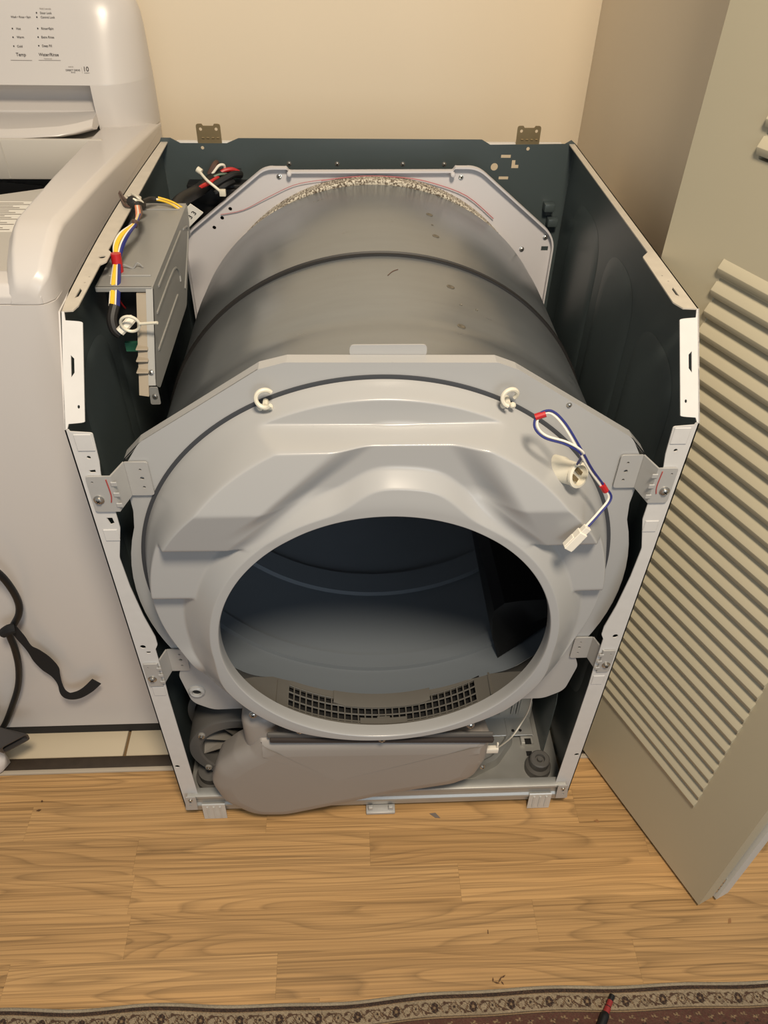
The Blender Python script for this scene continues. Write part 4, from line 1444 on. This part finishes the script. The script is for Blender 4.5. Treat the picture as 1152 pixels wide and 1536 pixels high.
b = rim(1)
deck = b.build('top_deck', M['white'], washer, angle=50)
rim(-1).build('top_deck', M['white'], washer, angle=50)
b = MB()
prof = fillet([(WY0 + 0.0016, 0.9036), (WY0 + 0.0016, 0.912), (WY0 + 0.010, 0.924), (WY0 + 0.045, 0.926), (WY0 + 0.085, 0.885), (WY0 + 0.05, 0.880)], [0, 0.006, 0.008, 0.014, 0.004, 0], 4)
b.loft([[(WX0 + 0.012, p[0], p[1]) for p in prof], [(WX1 - 0.012, p[0], p[1]) for p in prof]])
b.build('front_rim', M['white'], washer, angle=50)
# tub cover: its curved back edge borders the dark tub
b = MB()
cov = [(-0.425, 0.235), (-0.425, 0.645), (-0.505, 0.632), (-0.545, 0.612), (-0.590, 0.591), (-0.650, 0.576), (-0.727, 0.570), (-0.804, 0.576), (-0.864, 0.591), (-0.909, 0.612), (-0.949, 0.632), (-1.029, 0.645), (-1.029, 0.235)]
b.sheet(cov, lambda u, v, w: (u, v, 0.877 + w), 0.003)
b.build('tub_cover', M['wash_in'], washer, smooth=False)
b = MB()
b.lathe([(0.300, 0.872), (0.290, 0.60), (0.22, 0.52), (0.0001, 0.50)], lambda a, c, h: (-0.727 + a, 0.555 + c * 0.42, h), 48)
b.build('tub', M['black'], washer)
b = MB()
b.box((-1.02, 0.684, 0.872), (-0.44, 0.692, 0.936), bev=0.003)
b.box((-0.606, 0.6832, 0.874), (-0.604, 0.685, 0.934))
b.box((-1.02, 0.690, 0.908), (-0.45, 0.85, 0.9165))
b.build('rear_inner_wall', M['wash_in'], washer)
# instruction label on the tub cover
b = MB()
b.box((-0.640, 0.440, 0.8801), (-0.522, 0.560, 0.8806))
lb = b.build('instruction_label', M['tag'], washer, smooth=False)
b = MB()
for k in range(17):
    y = 0.446 + k * 0.0066
    for x0, x1 in ((-0.636, -0.588), (-0.583, -0.530 - 0.012 * (k % 3))):
        b.add([(x0, y, 0.8808), (x1, y, 0.8808), (x1, y + 0.0022, 0.8808), (x0, y + 0.0022, 0.8808)], [(0, 1, 2, 3)])
b.build('print', M['ink_soft'], lb, smooth=False)
# lid, swung back; its edge shows below the console
b = MB()
prof = fillet([(0.700, 0.930), (0.722, 0.941), (0.806, 0.944), (0.812, 0.940), (0.808, 0.926), (0.730, 0.922)], [0.004, 0.006, 0.003, 0.003, 0.004, 0.006], 4)
b.loft([[(x, min(p[0] + dy, 0.806), p[1] + dz) for p in prof] for x, dy, dz in ((-1.01, 0, 0), (-0.60, 0, 0), (-0.56, 0.003, 0.001), (-0.52, 0.010, 0.002), (-0.495, 0.024, 0.003), (-0.472, 0.048, 0.004))])
b.build('lid', M['white'], washer, angle=50)


# console: one loft of footprints, rounded at both ends, with a recess below its face
def foot(z, yf, xr, yn):
    cxm = (WX0 + WX1) / 2
    half = (WX1 - WX0) / 2 - xr
    pts = []
    N = 16
    for k in range(N + 1):
        a = PI / 2 * k / N
        pts.append((cxm + half - 0.088 + 0.088 * math.sin(a) ** 0.9, 0.888 - (0.888 - yf) * math.cos(a) ** 0.9))
    pts = [(cxm + half - 0.0890, yn), (cxm + half - 0.0886, yf)] + pts
    l = [(2 * cxm - p[0], p[1]) for p in reversed(pts)]
    return [(p[0], p[1], z) for p in l + pts]


b = MB()
CZ = [(0.913, 0.800, 0.0, 0.846), (0.932, 0.797, 0.0, 0.846), (0.960, 0.794, 0.0, 0.846), (0.9900, 0.7938, 0.0, 0.846), (0.9905, 0.7938, 0.0, 0.7938), (0.9925, 0.7945, 0.0, 0.7945), (1.02, 0.803, 0.001, 0.803), (1.06, 0.816, 0.002, 0.816),
      (1.085, 0.824, 0.004, 0.824), (1.105, 0.832, 0.010, 0.832), (1.122, 0.842, 0.022, 0.842), (1.133, 0.856, 0.040, 0.856), (1.136, 0.872, 0.058, 0.872)]
b.loft([foot(*c) for c in CZ])
console = b.build('console', M['white'], washer, angle=50)
b = MB()
prof = fillet([(0.800, 0.9893), (0.822, 0.987), (0.842, 0.972), (0.840, 0.955), (0.812, 0.946), (0.812, 0.940), (0.8455, 0.940), (0.8455, 0.9893)], [0.002, 0.012, 0.012, 0.012, 0.004, 0, 0, 0], 5)
b.loft([[(x, p[0], p[1]) for p in prof] for x in (-0.981, -0.4733)])
b.build('console_recess', M['white'], washer, angle=50)
# panel print: on the leaning console face
cA, cB = Vector((0, 0.7945, 0.992)), Vector((0, 0.824, 1.085))
cu = (cB - cA).normalized()
cn = Vector((0, -cu.z, cu.y))


def confr(x0, d, yaw=0.0):
    o = cA + cu * d + cn * 0.0012
    return lambda u, v, w: o + Vector((x0 + u, 0, 0)) + cu * v


def con(u_, v_):
    """metres on the console: x and distance up from its lower edge"""
    return u_, v_


def put(words, x, d, h, m='ink', align='LEFT', name='lettering'):
    return text_part(words, h * 1.38, confr(x, d), console, M[m], name, align)


put('*Hold 3 seconds', -0.537, 0.1072, 0.0020, 'ink_soft')
put('Door Lock', -0.537, 0.1008, 0.0030)
put('Control Lock', -0.537, 0.0948, 0.0030)
put('Wash \u2022 Rinse \u2022 Spin', -0.585, 0.0948, 0.0029)
put('Hot', -0.5795, 0.0782, 0.0033)
put('Warm', -0.5808, 0.0662, 0.0033)
put('Cold', -0.5828, 0.0532, 0.0033)
put('Rinse+Spin', -0.539, 0.0788, 0.0033)
put('Extra Rinse', -0.541, 0.0666, 0.0033)
put('Deep Fill', -0.542, 0.0542, 0.0033)
put('Temp', -0.5868, 0.0405, 0.0050)
put('Water/Rinse', -0.5495, 0.0410, 0.0046)
put('*Control Lock', -0.5420, 0.0365, 0.0016, 'ink_soft')
put('INVERTER', -0.504, 0.0250, 0.0014, 'ink_soft')
put('DIRECT DRIVE', -0.509, 0.0195, 0.0027)
put('MOTOR', -0.5005, 0.0168, 0.0014)
put('10', -0.4802, 0.0193, 0.0072)
put('WARRANTY', -0.4790, 0.0163, 0.0012)
b = MB()
for x0, x1, d, h in ((-0.597, -0.562, 0.0342, 0.0005), (-0.551, -0.515, 0.0346, 0.0005), (-0.4822, -0.4819, 0.0165, 0.0085)):
    f = confr(x0, d)
    b.add([f(0, 0, 0), f(x1 - x0, 0, 0), f(x1 - x0, h, 0), f(0, h, 0)], [(0, 1, 2, 3)])
b.build('rule', M['ink_soft'], console, smooth=False)
for x, d in ((-0.5425, 0.1022), (-0.5430, 0.0962), (-0.5855, 0.0798), (-0.5868, 0.0675), (-0.5880, 0.0548), (-0.5445, 0.0803), (-0.5460, 0.0681), (-0.5472, 0.0558)):
    b = MB()
    f = confr(x, d)
    b.add([f(*p, 0) for p in circ(0, 0, 0.0011, 12)], [tuple(range(12))])
    b.build('indicator', M['hole'], console, smooth=False)
for x in (-0.5805, -0.5675, -0.5545):
    b = MB()
    f = confr(x, 0.1022)
    b.add([f(*p, 0) for p in rrect(-0.0032, -0.0011, 0.0032, 0.0011, 0.0009, 3)], [tuple(range(16 + 4))])
    b.build('indicator', M['hole'], console, smooth=False)


# ================================================================== rug, patterned by vertex colour
def rug_pattern(X, D):
    """colour of the woven face: X along the edge, D distance from the edge"""
    rs = np.random.RandomState(3)
    beige, brown, dark = np.array(lin((150, 133, 108))), np.array(lin((80, 58, 43))), np.array(lin((50, 36, 28)))
    red, tan, bind = np.array(lin((86, 52, 42))), np.array(lin((138, 114, 84))), np.array(lin((158, 147, 128)))
    C = np.zeros(X.shape + (3,)) + beige
    P_ = 0.058
    u = np.mod(X, P_)
    v = D - 0.0125                                       # height inside the flower band, 0 .. 0.021
    k = np.floor(X / P_)

    def put_(mask, c):
        C[mask] = c

    def blob(cx, cv, rx, rv, x=None):
        x = u if x is None else x
        return ((x - cx) / rx) ** 2 + ((v - cv) / rv) ** 2

    # scrolling vine
    vine = 0.0105 + 0.0062 * np.sin(2 * PI * X / P_ + 0.6)
    put_(np.abs(v - vine) < 0.0011, brown)
    vine2 = 0.0105 - 0.0075 * np.sin(2 * PI * X / P_ * 2 + 1.2)
    put_((np.abs(v - vine2) < 0.0008), brown)
    # slanted leaves
    for c0, sgn in ((0.024, 1), (0.038, -1), (0.051, 1), (0.006, -1)):
        q = (u - c0) - sgn * (v - 0.0105) * 0.55
        leaf = np.abs(q) < 0.0017 * (1 - ((v - 0.0105) / 0.0085) ** 2)
        put_(leaf, brown)
        put_(np.abs(q) < 0.0006 * (1 - ((v - 0.0105) / 0.008) ** 2), tan)
    # dark rosettes and pale ones between them
    b1 = blob(0.0150, 0.0105, 0.0062, 0.0072)
    put_(b1 < 1.25, beige); put_(b1 < 0.95, dark)
    a = np.arctan2(v - 0.0105, u - 0.0150)
    put_((b1 < 0.72) & (np.cos(5 * a) > 0.2) & (b1 > 0.16), brown)
    put_(b1 < 0.10, tan)
    b2 = blob(0.0445, 0.0100, 0.0052, 0.0060)
    put_(b2 < 1.1, brown); put_(b2 < 0.72, beige)
    a = np.arctan2(v - 0.0100, u - 0.0445)
    put_((b2 < 0.6) & (np.cos(6 * a) > 0.35) & (b2 > 0.12), tan * 0.8)
    put_(b2 < 0.10, dark)
    for cx, cv in ((0.030, 0.0045), (0.0325, 0.0168), (0.056, 0.0055), (0.002, 0.0165)):
        put_(blob(cx, cv, 0.0026, 0.0022) < 1, brown)
    # field
    fld = D > 0.037
    C[fld] = red
    g = 0.034
    for c0, cd, r, col_ in ((0.010, 0.046, 0.0055, tan), (0.027, 0.055, 0.005, dark), (0.020, 0.072, 0.006, tan), (0.004, 0.066, 0.004, brown)):
        uu = np.mod(X + (0.017 * np.floor((D - cd) / 0.04)), g)
        dd = np.mod(D - cd + 0.02, 0.04) - 0.02
        rr = np.hypot(uu - c0, dd)
        aa = np.arctan2(dd, uu - c0)
        put_(fld & (rr < r * (0.72 + 0.28 * np.cos(5 * aa))), col_)
        put_(fld & (rr < r * 0.25), dark)
    w = np.abs(np.sin(X * 2 * PI / 0.021 + 3 * np.sin(D * 170))) < 0.10
    put_(fld & w, brown)
    # bands
    put_((D > 0.0335) & (D < 0.0345), dark)
    put_((D >= 0.0345) & (D < 0.0362), tan)
    put_((D >= 0.0362) & (D < 0.0375), dark)
    put_((D < 0.0122) & (D > 0.0112), tan)
    put_(D <= 0.0112, dark)
    put_(D < 0.0062, bind)
    lowf = 0.5 + 0.25 * np.sin(X * 83 + 4 * np.sin(D * 190)) + 0.25 * np.sin(X * 47 - D * 260)
    mott = (rs.rand(*X.shape) < 0.30) & (D > 0.0112) & (D < 0.0335)
    C[mott] = C[mott] * 0.72 + brown * 0.16
    strp = (D <= 0.0112) & (D >= 0.0062) & (rs.rand(*X.shape) < 0.35)
    C[strp] = brown
    fl = fld & (rs.rand(*X.shape) < 0.30)
    C[fl] = C[fl] * 0.6 + tan * 0.18
    C *= ((0.72 + 0.34 * rs.rand(*X.shape)) * (0.88 + 0.2 * lowf))[..., None]
    return C


nx = 1150
xs = np.linspace(-0.75, 0.75, nx)
ds = np.concatenate([np.linspace(0, 0.075, 84), np.linspace(0.079, 0.36, 60)])
XX, DD2 = np.meshgrid(xs, ds)
edge_y = -0.3005 + 0.0035 * np.sin(xs * 7.0 + 0.4) * np.exp(-(xs / 0.6) ** 2) + 0.0045 * np.exp(-((xs + 0.33) / 0.10) ** 2) - 0.005 * np.exp(-((xs + 0.08) / 0.16) ** 2) + 0.0012 * np.sin(xs * 31) + 0.004 * sm(-0.45, -0.60, xs)
YY = edge_y[None] - DD2
rs = np.random.RandomState(5)
ZZ = 0.0062 + 0.0006 * rs.rand(*XX.shape) - 0.0030 * (DD2 < 0.006) - 0.0026 * (DD2 < 0.001)
vs = np.stack([XX, YY, ZZ], -1).reshape(-1, 3)
nr = len(ds)
# closed underside: one skirt ring down to the floor
idx = np.arange(nr * nx).reshape(nr, nx)
quads = np.stack([idx[:-1, :-1], idx[1:, :-1], idx[1:, 1:], idx[:-1, 1:]], -1).reshape(-1, 4)
border = np.concatenate([idx[0, :], idx[1:, -1], idx[-1, -2::-1], idx[-2:0:-1, 0]])
low = vs[border].copy()
low[:, 2] = 0.0006
nb = len(border)
bi = np.arange(nb)
skirt = np.stack([border, np.roll(border, -1), len(vs) + np.roll(bi, -1), len(vs) + bi], -1)
allv = np.concatenate([vs, low])
allf = np.concatenate([quads, skirt])
me = bpy.data.meshes.new('rug')
me.vertices.add(len(allv))
me.vertices.foreach_set('co', allv.ravel())
me.loops.add(allf.size)
me.loops.foreach_set('vertex_index', allf.ravel().astype(np.int32))
me.polygons.add(len(allf))
me.polygons.foreach_set('loop_start', np.arange(0, allf.size, 4, dtype=np.int32))
me.update(calc_edges=True)
me.validate()
ca = me.color_attributes.new('weave', 'FLOAT_COLOR', 'POINT')
cols = np.ones((len(allv), 4))
cols[:len(vs), :3] = rug_pattern(XX, DD2).reshape(-1, 3)
cols[len(vs):, :3] = np.array(lin((150, 138, 118)))
ca.data.foreach_set('color', cols.ravel())
rm = bpy.data.materials.new('woven_rug')
rm.use_nodes = True
at_ = rm.node_tree.nodes.new('ShaderNodeAttribute')
at_.attribute_name = 'weave'
rb = rm.node_tree.nodes['Principled BSDF']
rb.inputs['Roughness'].default_value = 0.95
rm.node_tree.links.new(at_.outputs[0], rb.inputs['Base Color'])
me.materials.append(rm)
tag(link('rug', me), 'brown and beige oriental rug with a flowered border lying along the bottom of the floor', 'rug')

# ---- hand tool lying on the rug
tool = thing('hand_tool', 'slim black handled tool with a red collar lying on the rug', 'tool', (0.30, -0.36, 0.0075))
A_, B_ = Vector((0.344, -0.3165, 0.0115)), Vector((0.270, -0.420, 0.0160))
d = (B_ - A_).normalized()
at2 = lambda s: A_ + d * s
b = MB(); b.tube([at2(0.0), at2(0.010)], 0.0040, 10, smooth=0); b.build('tip', M['black'], tool)
b = MB(); b.tube([at2(0.009), at2(0.018)], 0.0042, 12, smooth=0); b.tube([at2(0.0195), at2(0.028)], 0.0048, 12, smooth=0); b.build('collar', M['tool_red'], tool)
b = MB(); b.tube([at2(0.018), at2(0.0195)], 0.0040, 10, smooth=0); b.tube([at2(0.028), at2(0.036), at2(0.06), at2(0.127)], 0.0066, 14, smooth=3, taper=lambda t: 0.72 + 0.28 * min(1, t * 4)); b.build('handle', M['black'], tool)

# ---- crumbs and chips on the boards
def chip(name, label, x, y, pts, h, m, group=None):
    b = MB()
    b.sheet([(x + p[0], y + p[1]) for p in pts], XY(0.0004), h)
    tag(b.build(name, m, smooth=False), label, 'debris', group)


chip('wood_chip', 'small dark chip on the boards just in front of the dryer base', 0.101, -0.020, [(-0.009, 0.004), (0.002, 0.005), (0.010, -0.005), (0.001, -0.004)], 0.001, M['ink_soft'])
LEAF = ['longest brown leaf shred, in the middle of the small heap above the rug edge', 'second brown leaf shred, lower left in the heap above the rug', 'short brown leaf shred, upper right in the heap above the rug', 'leftmost small leaf shred of the heap above the rug', 'lowest small leaf shred of the heap, nearest the rug']
for k, (x, y, a, l) in enumerate(((0.178, -0.286, 0.9, 0.012), (0.172, -0.290, -0.3, 0.010), (0.184, -0.282, 0.5, 0.008), (0.167, -0.286, 1.4, 0.007), (0.181, -0.291, 2.2, 0.006))):
    c, s = math.cos(a), math.sin(a)
    chip('leaf_bit', LEAF[k], x, y, [(-l / 2 * c, -l / 2 * s), (-0.001 * s, 0.001 * c), (l / 2 * c, l / 2 * s), (0.0014 * s, -0.0014 * c)], 0.0009, M['crumb'], 'leaf shreds above the rug edge')
chip('crumb', 'upper of two dark crumbs on the boards at the left', -0.608, 0.031, circ(0, 0, 0.0018, 6), 0.0016, M['crumb'])
chip('crumb', 'lower and longer of two dark crumbs on the boards at the left', -0.609, 0.014, [(-0.004, -0.001), (0.001, -0.002), (0.004, 0.001), (0, 0.0015)], 0.0016, M['crumb'])
chip('crumb', 'brown smear of dirt on the boards between dryer and door', 0.392, -0.040, [(-0.005, 0.001), (0.002, 0.003), (0.005, -0.002), (0.001, -0.003)], 0.0006, M['smear'])
chip('crumb', 'tiny dark sliver on the boards right of the middle', 0.169, -0.217, [(-0.0006, -0.003), (0.0008, -0.003), (0.0012, 0.003), (0.0002, 0.003)], 0.0006, M['crumb'])
chip('crumb', 'brown smear of dirt beside the front corner of the louvred door', 0.568, -0.215, [(-0.003, -0.004), (0.002, -0.003), (0.004, 0.004), (0, 0.003)], 0.0006, M['smear'])

# ---- cord with its strap, hanging in front of the washer
cord = thing('power_cord', 'thick black cord with a black hook-and-loop strap hanging in front of the washer', 'cord', (-0.5998, 0.1400, 0.3462))
b = MB()
b.tube([(-0.6082, 0.1300, 0.5248), (-0.5790, 0.1300, 0.5130), (-0.5655, 0.1350, 0.4848), (-0.5610, 0.1400, 0.4469), (-0.5637, 0.1450, 0.4091), (-0.5717, 0.1450, 0.3822), (-0.5877, 0.1450, 0.3565), (-0.5987, 0.1430, 0.3391), (-0.6009, 0.1420, 0.3024), (-0.6121, 0.1460, 0.2468), (-0.6329, 0.1500, 0.1844), (-0.6652, 0.1550, 0.1170), (-0.6950, 0.1570, 0.0610), (-0.7167, 0.1560, 0.0297)], 0.0056, 12, smooth=6)
b.build('cable', M['black'], cord)
b = MB()
b.tube([(-0.6045, 0.1400, 0.3447), (-0.5909, 0.1360, 0.3575), (-0.5829, 0.1380, 0.3581)], 0.0085, 10, smooth=3)
b.build('knot', M['cloth_black'], cord)
b = MB()
b.ribbon([(-0.5874, 0.1400, 0.3592), (-0.5823, 0.1400, 0.3338), (-0.5784, 0.1420, 0.3051), (-0.5736, 0.1450, 0.2869), (-0.5685, 0.1480, 0.2610), (-0.5617, 0.1480, 0.2365), (-0.5570, 0.1460, 0.2180), (-0.5538, 0.1420, 0.2001), (-0.5517, 0.1380, 0.1820), (-0.5444, 0.1380, 0.1696), (-0.5286, 0.1400, 0.1700), (-0.5110, 0.1440, 0.1796), (-0.4928, 0.1480, 0.1970)],
         [0.014, 0.015, 0.012, 0.020, 0.030, 0.030, 0.016, 0.009, 0.012, 0.016, 0.018, 0.018, 0.018], 0.0014,
         [(1, 0, 1)] * 8 + [(0.6, 0.2, 1)] * 5, smooth=6)
b.build('strap', M['cloth_black'], cord)

# ---- white cloth bundle with the charcoal nozzle lying on it
b = MB()
rings = []
for z, cx_, cy_, rx, ry in ((0.0028, -0.757, 0.098, 0.058, 0.028), (0.012, -0.755, 0.098, 0.068, 0.034), (0.040, -0.757, 0.102, 0.070, 0.036), (0.066, -0.760, 0.108, 0.062, 0.032), (0.078, -0.760, 0.128, 0.052, 0.020), (0.092, -0.752, 0.147, 0.052, 0.0085), (0.14, -0.740, 0.149, 0.056, 0.008), (0.19, -0.738, 0.149, 0.054, 0.008), (0.24, -0.744, 0.148, 0.046, 0.008), (0.268, -0.75, 0.147, 0.028, 0.006), (0.276, -0.75, 0.147, 0.008, 0.003)):
    ring_ = []
    for k in range(36):
        a = 2 * PI * k / 36
        q = 1 + 0.05 * math.sin(5 * a + z * 60) + 0.03 * math.sin(9 * a - z * 90)
        ring_.append((cx_ + rx * q * math.cos(a), cy_ + ry * q * math.sin(a), z))
    rings.append(ring_)
b.loft(rings)
tag(b.build('cloth_bundle', M['bag'], angle=80), 'white cloth bundle on the tiles at the left edge under the charcoal nozzle', 'cloth')
b = MB()
Mx = Matrix.Translation((-0.697, 0.100, 0.112)) @ Matrix.Rotation(math.radians(-16), 4, 'Z') @ Matrix.Rotation(math.radians(3), 4, 'Y')
o_ = rrect(-0.019, -0.010, 0.019, 0.010, 0.005, 4)
i_ = rrect(-0.0165, -0.0075, 0.0165, 0.0075, 0.004, 4)
pr = lambda x, l, k=1.0, sh=0.0: [Mx @ Vector((x + sh * p[0], p[0] * k, p[1] * k)) for p in l]
b.loft([pr(-0.10, o_, 0.8), pr(-0.02, o_, 0.95), pr(0.060, o_, 1, 0.75), pr(0.060, i_, 1, 0.75), pr(0.0, i_, 1.0)], caps=False)
ii = pr(0.0, i_, 1.0)
b.add(ii, [tuple(range(len(ii)))])
b.add(pr(-0.10, o_, 0.8), [tuple(range(len(o_)))])
tag(b.build('vacuum_nozzle', M['nozzle'], angle=40), 'flat charcoal nozzle with an open slot lying on white cloth', 'nozzle')
